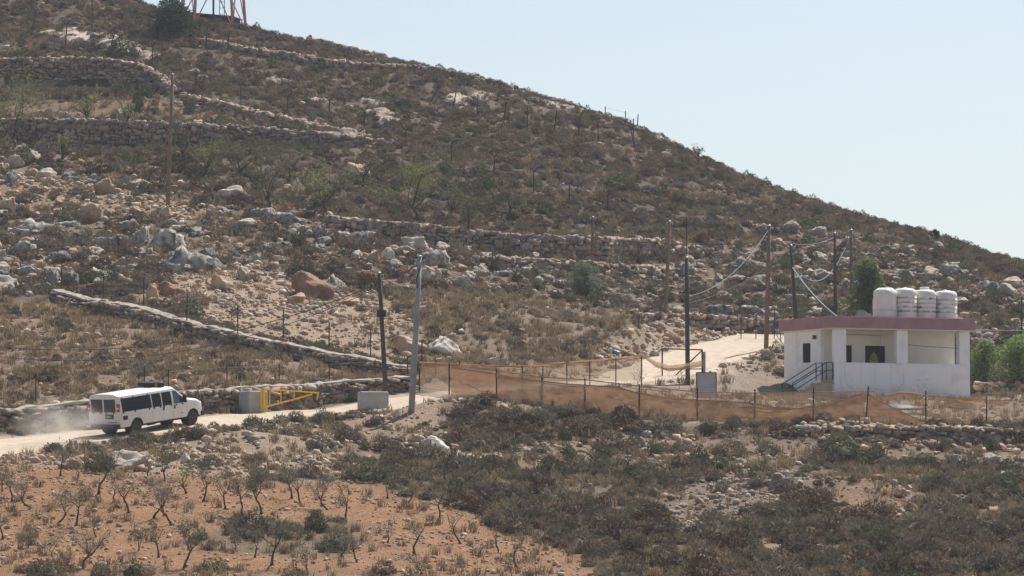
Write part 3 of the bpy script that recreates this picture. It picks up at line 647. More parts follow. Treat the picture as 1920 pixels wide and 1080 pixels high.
def gn_scatter(name, P, rot, scl, idx, meshes, label, cat):
    coll = bpy.data.collections.new(name + '_pieces')
    for i, me in enumerate(meshes):
        o = bpy.data.objects.new('%s_piece_%02d' % (name, i), me); coll.objects.link(o)
    me = bpy.data.meshes.new(name); me.vertices.add(len(P)); me.vertices.foreach_set('co', np.asarray(P, np.float32).ravel()); me.update()
    for nm, ty, arr in (('rot', 'FLOAT_VECTOR', rot), ('scl', 'FLOAT_VECTOR', scl)):
        a = me.attributes.new(nm, ty, 'POINT'); a.data.foreach_set('vector', np.asarray(arr, np.float32).ravel())
    a = me.attributes.new('idx', 'INT', 'POINT'); a.data.foreach_set('value', np.asarray(idx, np.int32))
    o = link(bpy.data.objects.new(name, me)); tag(o, label, cat, kind='stuff')
    g = bpy.data.node_groups.new(name, 'GeometryNodeTree'); g.interface.new_socket('Geometry', in_out='INPUT', socket_type='NodeSocketGeometry'); g.interface.new_socket('Geometry', in_out='OUTPUT', socket_type='NodeSocketGeometry')
    gi = g.nodes.new('NodeGroupInput'); go = g.nodes.new('NodeGroupOutput'); ip = g.nodes.new('GeometryNodeInstanceOnPoints'); ci = g.nodes.new('GeometryNodeCollectionInfo')
    ci.inputs['Collection'].default_value = coll; ci.inputs['Separate Children'].default_value = True; ci.inputs['Reset Children'].default_value = True
    ip.inputs['Pick Instance'].default_value = True
    def na(nm, ty):
        q = g.nodes.new('GeometryNodeInputNamedAttribute'); q.data_type = ty; q.inputs['Name'].default_value = nm; return q.outputs['Attribute']
    L = g.links; L.new(gi.outputs[0], ip.inputs['Points']); L.new(ci.outputs[0], ip.inputs['Instance']); L.new(na('idx', 'INT'), ip.inputs['Instance Index'])
    L.new(na('rot', 'FLOAT_VECTOR'), ip.inputs['Rotation']); L.new(na('scl', 'FLOAT_VECTOR'), ip.inputs['Scale']); L.new(ip.outputs[0], go.inputs[0])
    md = o.modifiers.new('scatter', 'NODES'); md.node_group = g
    return o

WHERE = {'hill': 'on the scrubby upper hillside', 'uppergreen': 'among the leafy trees below the terrace walls', 'slopebare': 'on the bare slope under the skyline wall', 'terrace': 'on the narrow terrace between two tall stone walls',
 'boulders': 'among the grey boulders above the slanting wall', 'tanscree': 'in the orange broken rock at the left edge', 'rockterrace': 'on the rocky terraces behind the white house', 'scree': 'on the pale scree above the slanting wall',
 'field': 'in the dry field between the two coped walls', 'dryfield': 'in the dry grass field above the net fence', 'yard': 'in the yard beside the white house', 'heap': 'on the pale rubble heap left of the gravel bend', 'heapright': 'on the rubble between gravel bend and house',
 'bank': 'on the dark bank below the net fence', 'polebank': 'on the earth bank at the foot of the grey pole', 'strip': 'on the stony strip below the retaining wall', 'lowgreen': 'in the green scrub below the stony strip', 'lowscrub': 'in the dark scrub at the bottom of the slope',
 'roadbank': 'on the stony bank between road and olive grove', 'grove': 'on the orange soil of the olive grove', 'groveweed': 'in the weedy patch of the olive grove', 'grovefoot': 'along the lower edge of the olive grove', 'ringstones': 'on the ring of piled stones in the scrub', 'ringstones2': 'on the ring of piled stones in the scrub', 'bare1': 'in the bare patch below the ring of stones'}
ZN = [z_[0] for z_ in ZON]
inview = lambda u, v, m=0: (u > -m) & (u < 1920 + m) & (v > -m) & (v < 1080 + m)

# landmarks that labels of scattered pieces refer to: photo position and phrase
LM = [(270, 775, 'white van'), (1640, 680, 'white house'), (474, 755, 'barrier block'), (699, 750, 'lone concrete block'), (318, 270, 'brown hillside pole'), (717, 640, 'dark boxed pole'), (780, 640, 'grey steel pole'), (1290, 610, 'dark pole at the gate'), (1440, 540, 'thick brown pole'), (1490, 540, 'short leaning pole'), (1112, 455, 'far pole'), (320, 35, 'round skyline tree'), (410, 25, 'lattice tower'), (780, 370, 'leafy yellow-green tree'), (500, 350, 'bare grey tree'), (612, 370, 'forked yellow-green tree'), (160, 150, 'tall terrace wall'), (1100, 470, 'middle wall right half'), (800, 450, 'middle wall left half'), (1153, 655, 'blue plastic bag'), (1280, 690, 'steel field gate'), (1325, 730, 'grey metal board'), (1720, 570, 'roof water tanks'), (1842, 690, 'green tree by the house'), (1100, 530, 'silvery green shrub tree'), (768, 645, 'great tan boulder'), (832, 645, 'great white boulder'), (818, 835, 'white rounded boulder'), (238, 860, 'long pale slab'), (585, 530, 'red-brown cut rock'), (308, 440, 'widest grey boulder'), (165, 400, 'big tan boulder'), (818, 480, 'white topped boulder'), (880, 812, 'large rust brown bush'), (1585, 840, 'largest dark bush'), (1368, 838, 'dark rounded bush'), (1510, 935, 'wide bush in the ring'), (1635, 958, 'dome bush in the ring'), (1225, 960, 'bush left of the ring'), (1340, 1005, 'bush below the ring'), (1715, 972, 'bush right of the ring'), (977, 960, 'short black post'), (860, 937, 'grove corner bush'), (690, 883, 'green bush at the grove edge'), (936, 1015, 'olive stump'), (489, 910, 'densest olive crown'), (184, 880, 'tall green olive'), (151, 1020, 'tall forked olive'), (777, 995, 'tall bare olive'), (1850, 850, 'stony strip end'), (1157, 340, 'lone broad bush'), (895, 200, 'leaning skyline posts'), (1190, 250, 'hill shoulder posts'), (670, 317, 'tan rock heap'), (1900, 1000, 'right edge low down'), (1600, 1060, 'bottom edge midway'), (1850, 930, 'green right edge'), (1250, 890, 'ring scrub edge'), (1050, 900, 'green scrub patch'), (1800, 1050, 'bottom right corner'), (1180, 1060, 'orange soil tip'), (1480, 1040, 'bare patch'), (1900, 560, 'post at the right edge'), (1790, 500, 'outcrop above the tanks'), (1380, 420, 'slope behind the poles'), (1560, 420, 'two house poles'), (60, 500, 'boulder slope left edge'), (450, 470, 'boulder slope centre'), (680, 480, 'boulder slope right end'), (100, 340, 'orange broken rock'), (550, 180, 'fork-topped posts'), (420, 230, 'collapsed pale wall'), (560, 600, 'pale scree'), (1000, 620, 'dry grass field'), (100, 650, 'left part of the field'), (500, 700, 'field above the barrier')]
FAR = ['just', 'a little way', 'some way', 'further', 'well', 'far', 'very far', 'farthest']
_used = {}
def near_label(words, u_, v_, size_):
    L = min(LM, key=lambda q: (q[0] - u_) ** 2 + ((q[1] - v_) * 1.6) ** 2); du, dv = u_ - L[0], v_ - L[1]
    d_ = ('right of' if du > 0 else 'left of') if abs(du) > 1.6 * abs(dv) else ('below' if dv > 0 else 'above') if abs(dv) > 1.2 * abs(du) else ('below and right of' if du > 0 and dv > 0 else 'below and left of' if dv > 0 else 'above and right of' if du > 0 else 'above and left of')
    key = (words, d_, L[2], size_); k = _used.get(key, 0); _used[key] = k + 1
    for t in ('%s %s %s %s the %s' % (size_, words, FAR[min(k, 7)], d_, L[2]), '%s %s %s the %s' % (words, FAR[min(k, 7)], d_, L[2]), '%s %s the %s' % (words, d_, L[2])):
        if len(t.split()) <= 16: break
    return t.strip()

# shrubs
x, y, z, zi, u, v, r = accept('scrub', 4.5, 21, lambda x, y: np.clip(1 + 3.6 * fbm(x, y * 1.4, 4.0, 2, 3), .28, 1.8))
MIX = {'default': (.64, .20, .04, .12), 'uppergreen': (.40, .32, .18, .10), 'lowgreen': (.25, .58, .14, .03), 'lowscrub': (.46, .38, .04, .12), 'grove': (.1, .7, .2, 0), 'groveweed': (.25, .5, .2, .05), 'grovefoot': (.2, .6, .2, 0), 'bank': (.4, .25, .1, .25), 'boulders': (.58, .14, .05, .23), 'strip': (.45, .25, .15, .15), 'dryfield': (.75, .1, .0, .15), 'field': (.6, .2, .05, .15), 'rockterrace': (.5, .22, .16, .12)}
KN = ['burnet', 'sage', 'green', 'rust']; SM = []; SK = []
for k in KN:
    for me in SHR[k]: SM.append(me); SK.append(k)
KI = [[i for i, q in enumerate(SK) if q == k] for k in KN]
size = r.gamma(3.4, 1 / 3.4, len(x)) * .58; size = np.clip(size, .2, 1.7)
kind = np.empty(len(x), int); idx = np.empty(len(x), int)
for i in range(len(x)):
    zn = ZN[zi[i]]; kk = r.choice(4, p=MIX.get(zn, MIX['default'])); kind[i] = kk; idx[i] = KI[kk][int(r.integers(len(KI[kk])))]
    if zn in ('lowscrub', 'bank'): size[i] *= 1.15
    if zn in ('dryfield', 'field', 'grovefoot', 'groveweed'): size[i] *= .85
size = np.where(np.isin(zi, [0, 2]), np.minimum(size, .95), size); hs = size * r.uniform(.75, 1.25, len(x)); rz = r.uniform(0, 6.28, len(x))
# hand placed large shrubs: u, v of foot, width px, height px, kind
BIG = [(1340, 812, 70, 26, 0, 'brown bush below the net fence at the left of the strip'), (1470, 822, 80, 26, 3, 'rust bush at the foot of the low retaining wall'), (1640, 832, 60, 24, 0, 'brown bush in front of the retaining wall'), (1770, 836, 50, 22, 1, 'grey bush before the right part of the retaining wall'), (1900, 826, 80, 28, 2, 'green bush under the right end of the net fence'), (1100, 805, 80, 34, 0, 'brown bush right of the green grey bush on the bank'), (1190, 812, 80, 30, 3, 'reddish bush on the bank under the net fence'), (1260, 815, 60, 26, 0, 'grey brown bush on the bank under the net fence'), (225, 110, 75, 48, 2, 'dark blue-green bush above the tall terrace wall'), (168, 72, 18, 22, 2, 'small round dark bush on the pale ledge'), (35, 160, 55, 42, 2, 'dark bush growing against the tall terrace wall'), (255, 212, 28, 48, 2, 'upright dark bush under the bare rock face'), (285, 215, 26, 34, 2, 'smaller dark bush under the bare rock face'), (355, 215, 30, 40, 2, 'dark bush beside the top of the collapsed pale wall'),
       (1157, 358, 75, 42, 2, 'broad dark green bush alone on the upper right slope'), (980, 440, 56, 26, 2, 'dark oval bush behind the coping of the middle wall'), (915, 357, 46, 32, 2, 'dark green bush left of the upper fence posts'), (845, 330, 40, 26, 2, 'dark bush right of the yellow-green tree'), (1470, 555, 50, 34, 2, 'green bush between two poles on the rocky terrace'),
       (90, 716, 50, 34, 2, 'round green bush by the stone wall in the field'), (40, 715, 60, 22, 0, 'dark shrub at the left edge of the field'),
       (880, 838, 110, 52, 3, 'large rust brown bush behind the white boulder'), (945, 848, 62, 42, 1, 'green-brown bush right of the rust brown bush'), (862, 790, 60, 46, 0, 'brown bush beside the grey pole bank'), (935, 795, 70, 42, 0, 'grey brown bush below the net fence bend'), (1010, 800, 70, 44, 1, 'green grey bush on the bank below the net fence'),
       (1368, 858, 80, 42, 0, 'dark rounded bush on the stony strip'), (1440, 855, 60, 32, 1, 'grey green bush on the stony strip'), (1585, 868, 110, 58, 2, 'largest dark bush on the stony strip below the house'), (1535, 872, 56, 36, 0, 'low brown bush left of the largest dark bush'), (1730, 878, 90, 34, 2, 'low green bush on the stony strip at the right'), (1275, 850, 50, 30, 0, 'brown bush among pale stones on the strip'),
       (1510, 965, 125, 62, 3, 'wide dark brown bush inside the ring of stones'), (1635, 985, 100, 55, 3, 'rust brown dome bush inside the ring of stones'), (1430, 970, 56, 36, 0, 'brown bush on the left part of the stone ring'), (1715, 1000, 90, 56, 1, 'bush right of the ring'), (1225, 985, 110, 50, 3, 'bush left of the ring'), (1120, 1010, 100, 40, 3, 'brown bush below the scrub fence post'), (1340, 1030, 130, 50, 0, 'broad brown bush below the stone ring'),
       (860, 955, 90, 36, 3, 'dark brown bush at the upper corner of the olive grove'), (690, 905, 110, 44, 2, 'green bush at the top edge of the olive grove'), (530, 1010, 70, 42, 1, 'dark bush in the weedy patch'), (590, 1000, 50, 60, 2, 'tall dark bush in the weedy patch'), (630, 1035, 70, 50, 1, 'grey green bush in the weedy patch'), (655, 828, 60, 36, 0, 'dark brown bush at the road edge'), (550, 818, 75, 32, 0, 'dark brown shrub on the road bank'), (80, 1085, 110, 36, 3, 'brown bush at the bottom left corner'), (400, 1072, 80, 30, 2, 'low green bush among the olives at the bottom'), (260, 1080, 60, 26, 1, 'grey bush at the bottom edge of the grove'),
       (565, 525, 60, 56, 2, 'dark green bush growing on the boulder slope'), (350, 575, 80, 40, 0, 'dark shrub above the red soil bank'), (820, 545, 70, 36, 3, 'dark brown bush beside the top of the grey pole'), (130, 395, 60, 26, 0, 'dark shrub below the orange broken rock')]
top = []
for i in range(len(x)):
    if inview(u[i], v[i], 8): top.append((size[i] / y[i], i))
top.sort(reverse=True); chosen = set(i for _, i in top[:300 - len(BIG)])
KW = ['grey brown thorny shrub', 'grey green sage shrub', 'dark green shrub', 'rust brown dry shrub']
for i in sorted(chosen, key=lambda i: min((q[0] - u[i]) ** 2 + ((q[1] - v[i]) * 1.6) ** 2 for q in LM)):
    o = bpy.data.objects.new('shrub', SM[idx[i]]); o.location = (x[i], y[i], z[i] - .03); o.rotation_euler = (0, 0, rz[i]); o.scale = (size[i], size[i], hs[i]); link(o)
    tag(o, near_label(KW[kind[i]], u[i], v[i], 'big' if size[i] > 1.1 else 'middling' if size[i] > .95 else 'small'), 'shrub', 'scattered shrubs')
for uu, vv, wp, hp, k, lb in BIG:
    p = at(uu, min(vv, 1079)); m = SHRB[KN[k]][uu % 3]
    o = bpy.data.objects.new('large_bush', m); s1 = wp * p[1] / F * 1.05; o.location = (p[0], p[1] + s1 * .3, float(H(p[0], p[1] + s1 * .3)) - .1); o.rotation_euler = (0, 0, uu * .7); o.scale = (s1, s1, hp * p[1] / F * 1.35); link(o)
    tag(o, lb, 'bush', 'large bushes')
clear = [(815, 850, 55), (857, 862, 40), (832, 668, 60), (768, 664, 55), (238, 880, 55), (165, 418, 45), (585, 560, 60)]
keep = np.array([i for i in range(len(x)) if i not in chosen and not any(abs(u[i] - q[0]) < q[2] * .7 and -8 < v[i] - q[1] < 16 for q in clear)])
nk = len(keep)
gn_scatter('scrub', np.stack([x, y, z - .03], 1)[keep], np.stack([0 * rz, 0 * rz, rz], 1)[keep], np.stack([size, size, hs], 1)[keep], idx[keep], SM, 'low thorny scrub covering the whole hillside', 'scrub')

# dry grass
x, y, z, zi, u, v, r = accept('grass', 8.0, 22, lambda x, y: np.clip(1 + 3 * fbm(x, y, 3.0, 6, 3), .1, 2.2))
s1 = r.uniform(.5, 1.15, len(x)); rz = r.uniform(0, 6.28, len(x))
gn_scatter('dry_grass', np.stack([x, y, z], 1), np.stack([0 * rz, 0 * rz, rz], 1), np.stack([s1 * 1.2, s1 * 1.2, s1 * .8], 1), r.integers(0, 3, len(x)), TUFT, 'dry straw coloured grass tufts between the stones', 'grass')

# rubble
x, y, z, zi, u, v, r = accept('rubble', 14.0, 23, lambda x, y: np.clip(1 + 3.0 * fbm(x, y, 2.5, 3, 3), .35, 2.0))
zn = np.array(ZN)[zi]; s1 = np.clip(r.gamma(2.2, .085, len(x)), .06, .62); s1 = np.where(np.isin(zn, ['grove', 'groveweed']), s1 * .5, s1); s1 = np.where(np.isin(zn, ['heap', 'boulders', 'tanscree', 'rockterrace']), s1 * 1.25, s1); s1 = np.where(np.isin(zn, ['ringstones', 'ringstones2']), s1 * .85, s1)
rr = r.uniform(-.5, .5, (len(x), 3)); rr[:, 2] = r.uniform(0, 6.28, len(x))
pi_ = np.where(np.isin(zn, ['rockterrace', 'ringstones', 'hill', 'lowscrub', 'lowgreen']) & (r.random(len(x)) < .75), r.integers(5, 9, len(x)), r.integers(0, 5, len(x)))
gn_scatter('rubble', np.stack([x, y, z + s1 * .12], 1), rr, np.stack([s1, s1 * r.uniform(.7, 1.1, len(x)), s1], 1), pi_, PEB, 'loose limestone rubble strewn over the soil', 'rubble')

# boulders: hand placed ones first: u, v of foot, width px, height px, mesh list, label
BO = [(165, 418, 66, 44, FRESH, 'big tan boulder with a red stain below the orange rubble'), (203, 470, 64, 48, ROCKS, 'pitted grey boulder with a dark hollow'), (262, 455, 50, 46, ROCKS, 'grey boulder left of the widest boulder'), (308, 470, 82, 60, ROCKS, 'widest grey boulder on the boulder slope'), (352, 510, 88, 55, ROCKS, 'lumpy grey boulder below the widest one'), (320, 505, 46, 40, ROCKS, 'leaning grey boulder beside the lumpy one'), (392, 487, 44, 36, ROCKS, 'grey boulder above the lumpy one'), (475, 498, 44, 40, ROCKS, 'round grey boulder near the centre of the boulder slope'),
      (546, 420, 64, 30, ROCKS, 'flat topped grey boulder at the end of the middle wall'), (548, 445, 40, 26, ROCKS, 'blue grey block under the flat topped boulder'), (601, 445, 34, 32, ROCKS, 'rounded grey boulder below the middle wall'), (458, 525, 40, 28, SLABS, 'upright pale rock above the scree'), (498, 408, 44, 26, ROCKS, 'grey boulder at the foot of the brown hillside pole slope'), (515, 470, 60, 26, ROCKS, 'flat grey outcrop right of the round boulder'), (470, 405, 40, 22, ROCKS, 'small ridge of grey rock near the bare tree'),
      (585, 560, 98, 64, RED, 'large red-brown cut rock above the scree'), (625, 545, 44, 36, ROCKS, 'grey rock beside the red-brown cut rock'), (818, 505, 66, 44, ROCKS, 'white topped boulder behind the top of the grey pole'), (728, 492, 36, 28, WHITE, 'smooth pale boulder left of the grey pole'), (700, 495, 40, 30, FRESH, 'tan boulder beside the smooth pale boulder'), (645, 452, 50, 24, ROCKS, 'grey outcrop under the left end of the middle wall'), (690, 455, 46, 30, ROCKS, 'grey rock under the middle wall'),
      (768, 664, 76, 42, FRESH, 'great tan boulder standing above the net fence'), (832, 668, 84, 50, WHITE, 'great white boulder beside the tan one above the net fence'), (815, 852, 66, 32, WHITE, 'white rounded boulder on the slope below the grey pole'), (857, 862, 46, 26, WHITE, 'smaller white boulder beside the rounded one'), (238, 880, 92, 38, SLABS, 'long grey slab behind the olive trees below the van'), (346, 870, 26, 30, WHITE, 'small pointed white rock on the road bank'), (135, 848, 30, 28, FRESH, 'brown boulder at the road edge behind the van'), (142, 880, 46, 30, FRESH, 'brown boulder among olives under the road'), (195, 878, 30, 20, FRESH, 'tan rock left of the long grey slab'),
      (20, 345, 42, 48, ROCKS, 'grey boulder at the left edge beside the orange rock'), (95, 535, 46, 46, ROCKS, 'jagged grey rock above the end of the slanting wall'), (40, 480, 60, 40, ROCKS, 'flat grey rock at the left edge'), (65, 440, 76, 34, ROCKS, 'dark shelf of rock at the left edge'), (125, 535, 40, 30, ROCKS, 'small jagged rock right of the jagged grey one'), (200, 525, 46, 26, ROCKS, 'low grey rock above the slanting wall'), (240, 510, 56, 26, ROCKS, 'pale weathered rock above the slanting wall'), (195, 540, 40, 22, ROCKS, 'low rock beside the second wall post'), (12, 400, 36, 36, FRESH, 'tan rock at the left edge'), (320, 555, 60, 34, RED, 'red-brown rock at the top of the scree'), (285, 560, 34, 36, FRESH, 'reddish rock at the left corner of the scree'), (415, 545, 50, 36, FRESH, 'tan broken rock at the top of the scree'),
      (670, 332, 60, 30, FRESH, 'heap of tan rock beside the yellow-green trees'), (505, 330, 30, 20, SLABS, 'white rock behind the bare tree'), (1540, 492, 44, 22, SLABS, 'pale ledge between two poles'), (1585, 498, 40, 20, SLABS, 'pale rounded ledge left of the tree by the house'), (1850, 550, 46, 30, ROCKS, 'large pale rock on the terraces at the right'), (1730, 440, 50, 26, ROCKS, 'pale rocky outcrop near the right skyline'), (1760, 470, 40, 20, SLABS, 'bare pale patch of rock near the right skyline'), (1790, 515, 56, 28, ROCKS, 'grey outcrop above the water tanks'), (1690, 520, 60, 24, ROCKS, 'grey outcrop behind the water tanks'), (1400, 505, 60, 28, ROCKS, 'grey outcrop between poles below the wire'),
      (1280, 520, 44, 30, ROCKS, 'grey boulder beside the dark pole'), (1425, 540, 70, 30, ROCKS, 'grey outcrop left of the leaning pole'), (1340, 590, 70, 30, ROCKS, 'dark grey outcrop above the gravel bend'), (1420, 590, 60, 26, ROCKS, 'grey outcrop above the iron fence'), (1210, 520, 60, 28, ROCKS, 'grey outcrop below the middle wall end'), (900, 515, 46, 22, ROCKS, 'grey rock below the low broken wall'), (1250, 300, 28, 18, SLABS, 'white boulder on the right shoulder of the hill'), (1460, 905, 40, 22, ROCKS, 'grey rock on the rim of the stone ring'), (1390, 875, 40, 18, SLABS, 'pale flat rock on the stony strip'), (1345, 880, 36, 16, SLABS, 'white flat rock at the left of the stony strip'), (1860, 868, 44, 20, SLABS, 'tan rock at the right end of the stony strip'), (1790, 870, 40, 22, SLABS, 'tilted slab on the stony strip'), (1750, 878, 34, 20, ROCKS, 'grey block beside the tilted slab'), (990, 848, 24, 10, SLABS, 'flat pale stone below the net fence'), (900, 840, 24, 16, SLABS, 'small white rock beside the rust brown bush')]
LEDGE = [(170, 76, 240, 20, 'long pale bedrock ledge high on the left'), (255, 100, 130, 14, 'lower end of the pale bedrock ledge'), (1040, 196, 130, 10, 'pale bedrock band under the skyline'), (1120, 214, 110, 16, 'pale bedrock shelf at the shoulder of the hill'), (862, 186, 66, 20, 'pale bedrock patch below the skyline wall'), (905, 180, 44, 14, 'grey bedrock patch below the skyline wall'), (1215, 250, 100, 18, 'pale stepped bedrock at the shoulder of the hill'), (715, 216, 76, 16, 'pale bedrock streak on the upper slope'), (610, 192, 60, 12, 'small pale bedrock streak above the collapsed wall'), (700, 195, 60, 9, 'thin bedrock streak on the upper slope'), (520, 152, 50, 9, 'thin bedrock streak near the fence posts'), (555, 72, 50, 10, 'pale slab beside the crest wall'), (640, 255, 40, 16, 'smooth tan rock at the end of the collapsed wall'), (720, 225, 50, 10, 'low bedrock streak left of a fence post')]
def put_rock(me, uu, vv, wp, hp, rz, lb, nm, grp, dep=.8):
    p = at(uu, vv); s = p[1] / F; sx = wp * s * (.72 if me in ROCKS else .52); sy = sx * dep; o = bpy.data.objects.new(nm, me); yy = p[1] + sy * .5
    o.location = (p[0], yy, float(H(p[0], yy)) - .12 * hp * s - .05); o.rotation_euler = (0, 0, rz); o.scale = (sx, sy, hp * s * (1.25 if me in ROCKS else .75)); link(o); tag(o, lb, 'boulder' if nm == 'boulder' else 'bedrock', grp)
for i, (uu, vv, wp, hp, ms, lb) in enumerate(BO): put_rock(ms[i % len(ms)], uu, vv, wp, hp, (i * 2.4) % 3.14 if wp < 60 else (i % 3 - 1) * .25, lb, 'boulder', 'boulders on the slope', .75)
def ledge(uu, vv, wp, hp, lb, k):
    # a sheet of bare rock breaking through the soil, with an uneven stepped surface
    p = at(uu, vv); s = p[1] / F; pa = at(uu - wp * .45, vv - wp * .10); pb = at(uu + wp * .45, vv + wp * .10); t = (pb - pa)[:2]; Lh = np.linalg.norm(t) / 2; t = t / (2 * Lh); nv = np.array([-t[1], t[0]]); Wd = max(.8, hp * s * 2.6)
    nu_, nv_ = 44, 16; V = []; cen = np.array([(pa[0] + pb[0]) / 2, (pa[1] + pb[1]) / 2])
    for i in range(nu_):
        for j in range(nv_):
            a = -1 + 2 * i / (nu_ - 1); b = -1 + 2 * j / (nv_ - 1); q = cen + t * a * Lh + nv * b * Wd * (.8 + .5 * vn(a * 4 + k, 1.3, 2))
            e = max(abs(b), abs(a)) + .5 * (vn(a * 6 + k * 3, b * 2.5, 4) - .5); up = .34 * float(1 - sstep(.45, 1.0, e)) - .12
            up += .16 * (vn(a * 14 + k, b * 5, 1) - .5) + .10 * math.floor(3 * vn(a * 7, b * 3 + k, 3)) / 3 * (e < .8)
            V.append((q[0] - p[0], q[1] - p[1], float(H(q[0], q[1])) + up - p[2]))
    o = obj('bedrock_ledge', V, [(i * nv_ + j, (i + 1) * nv_ + j, (i + 1) * nv_ + j + 1, i * nv_ + j + 1) for i in range(nu_ - 1) for j in range(nv_ - 1)], M['rock_slab'], None, False, tuple(p)); tag(o, lb, 'bedrock', 'bare bedrock ledges')
for i, (uu, vv, wp, hp, lb) in enumerate(LEDGE): ledge(uu, vv, wp, hp, lb, i)
x, y, z, zi, u, v, r = accept('boulder', 1.0, 24, lambda x, y: np.clip(1 + 5 * fbm(x * .6, y * 2.0, 5.0, 5, 3), .0, 3))
s1 = np.clip(r.gamma(3.0, .12, len(x)), .14, .9); zn = np.array(ZN)[zi]; s1 = np.where(zn == 'boulders', s1 * 1.3, s1)
order = np.argsort(-(s1 / y) * inview(u, v, 10)); nind = 300 - len(BO)
BM = ROCKS + FRESH + SLABS; chosen = set()
fr = np.where(np.isin(zn, ['tanscree', 'heap', 'roadbank', 'polebank', 'scree', 'ringstones2']), .75, np.where(np.isin(zn, ['rockterrace', 'hill']), .03, .10))
pick = np.where(r.random(len(x)) < fr, r.integers(6, 10, len(x)), np.where(r.random(len(x)) < .2, r.integers(10, 13, len(x)), r.integers(0, 6, len(x))))
rz = r.uniform(0, 6.28, len(x)); hh = s1 * r.uniform(.5, .95, len(x))
for i in sorted(order[:nind], key=lambda i: min((q[0] - u[i]) ** 2 + ((q[1] - v[i]) * 1.6) ** 2 for q in LM)):
    chosen.add(int(i)); o = bpy.data.objects.new('boulder', BM[pick[i]]); o.location = (x[i], y[i], z[i] - .08 * s1[i]); o.rotation_euler = (0, 0, rz[i]); o.scale = (s1[i], s1[i] * .8, hh[i]); link(o)
    tag(o, near_label('weathered grey rock' if pick[i] < 6 else 'broken tan rock' if pick[i] < 10 else 'smooth pale rock', u[i], v[i], 'big' if s1[i] > .62 else 'middling' if s1[i] > .42 else 'small'), 'boulder', 'scattered rocks')
keep = np.array([i for i in range(len(x)) if i not in chosen])
if len(keep): gn_scatter('small_rocks', np.stack([x, y, z - .08 * s1], 1)[keep], np.stack([0 * rz, 0 * rz, rz], 1)[keep], np.stack([s1, s1 * .8, hh], 1)[keep], pick[keep], BM, 'smaller weathered rocks scattered over the hillside', 'rocks')

# ------------------------------------------------------------------ the white house
M['plaster'] = material('white_plaster', (.88, .87, .86), (.62, .59, .54), scale=.9, rough=.85, bump=.006, bscale=20, contrast=(.52, .85), detail=9)
def dirty(m, zlo, zhi, col, amt, streak=True):
    # splashed dirt near the foot and thin rain streaks, both broken up by noise
    n = m.node_tree.nodes; L = m.node_tree.links; b = n['Principled BSDF']; src = b.inputs['Base Color'].links[0].from_socket; tc = n.new('ShaderNodeTexCoord'); sx = n.new('ShaderNodeSeparateXYZ'); L.new(tc.outputs['Object'], sx.inputs[0])
    nz = n.new('ShaderNodeTexNoise'); nz.inputs['Scale'].default_value = 2.5; nz.inputs['Detail'].default_value = 8; L.new(tc.outputs['Object'], nz.inputs['Vector'])
    mr = n.new('ShaderNodeMapRange'); mr.inputs[1].default_value = zhi; mr.inputs[2].default_value = zlo; L.new(sx.outputs['Z'], mr.inputs[0])
    mu = n.new('ShaderNodeMath'); mu.operation = 'MULTIPLY'; L.new(mr.outputs[0], mu.inputs[0]); L.new(nz.outputs['Fac'], mu.inputs[1]); fac = mu.outputs[0]
    if streak:
        mp = n.new('ShaderNodeMapping'); mp.inputs['Scale'].default_value = (3.5, 3.5, .22); L.new(tc.outputs['Object'], mp.inputs[0]); n2 = n.new('ShaderNodeTexNoise'); n2.inputs['Scale'].default_value = 1.6; n2.inputs['Detail'].default_value = 6; L.new(mp.outputs[0], n2.inputs['Vector'])
        m3 = n.new('ShaderNodeMapRange'); m3.inputs[1].default_value = .56; m3.inputs[2].default_value = .80; m3.inputs[4].default_value = .5; L.new(n2.outputs['Fac'], m3.inputs[0]); mx_ = n.new('ShaderNodeMath'); mx_.operation = 'MAXIMUM'; L.new(fac, mx_.inputs[0]); L.new(m3.outputs[0], mx_.inputs[1]); fac = mx_.outputs[0]
    am = n.new('ShaderNodeMath'); am.operation = 'MULTIPLY'; am.inputs[1].default_value = amt; L.new(fac, am.inputs[0])
    mx = n.new('ShaderNodeMix'); mx.data_type = 'RGBA'; mx.inputs[7].default_value = tuple(col) + (1,); L.new(am.outputs[0], mx.inputs[0]); L.new(src, mx.inputs[6]); L.new(mx.outputs[2], b.inputs['Base Color'])
dirty(M['plaster'], -.1, 1.0, (.45, .38, .30), .9)
M['plaster_cream'] = material('cream_plaster', (.80, .765, .69), (.75, .71, .63), scale=1.0, rough=.85)
M['mauve'] = material('mauve_paint', (.40, .225, .235), (.33, .185, .195), scale=1.6, rough=.8)
M['dark_glass'] = material('dark_window', (.008, .009, .011), rough=.5, spec=.12)
M['black_steel'] = material('black_steel', (.02, .02, .022), rough=.5)
M['step_concrete'] = material('step_concrete', (.50, .42, .30), (.40, .33, .24), scale=3, bump=.01)
M['concrete'] = material('concrete', (.40, .39, .37), (.33, .32, .30), scale=2.5, bump=.01)
M['tan_panel'] = material('tan_panel', (.26, .21, .12), rough=.8)
M['tank'] = material('white_plastic', (.80, .78, .73), (.70, .67, .60), scale=1.5, rough=.5, contrast=(.45, .75))
dirty(M['tank'], -.2, .9, (.55, .48, .36), .6)
M['band'] = material('tank_seam', (.56, .52, .45), rough=.8)
hz = float(HC[2])
house = empty('house', (HC[0], HC[1], hz), HTH); house.scale = (1.03, .83, 1); tag(house, 'single storey white house with mauve roof edge, porch and outside stairs', 'house')
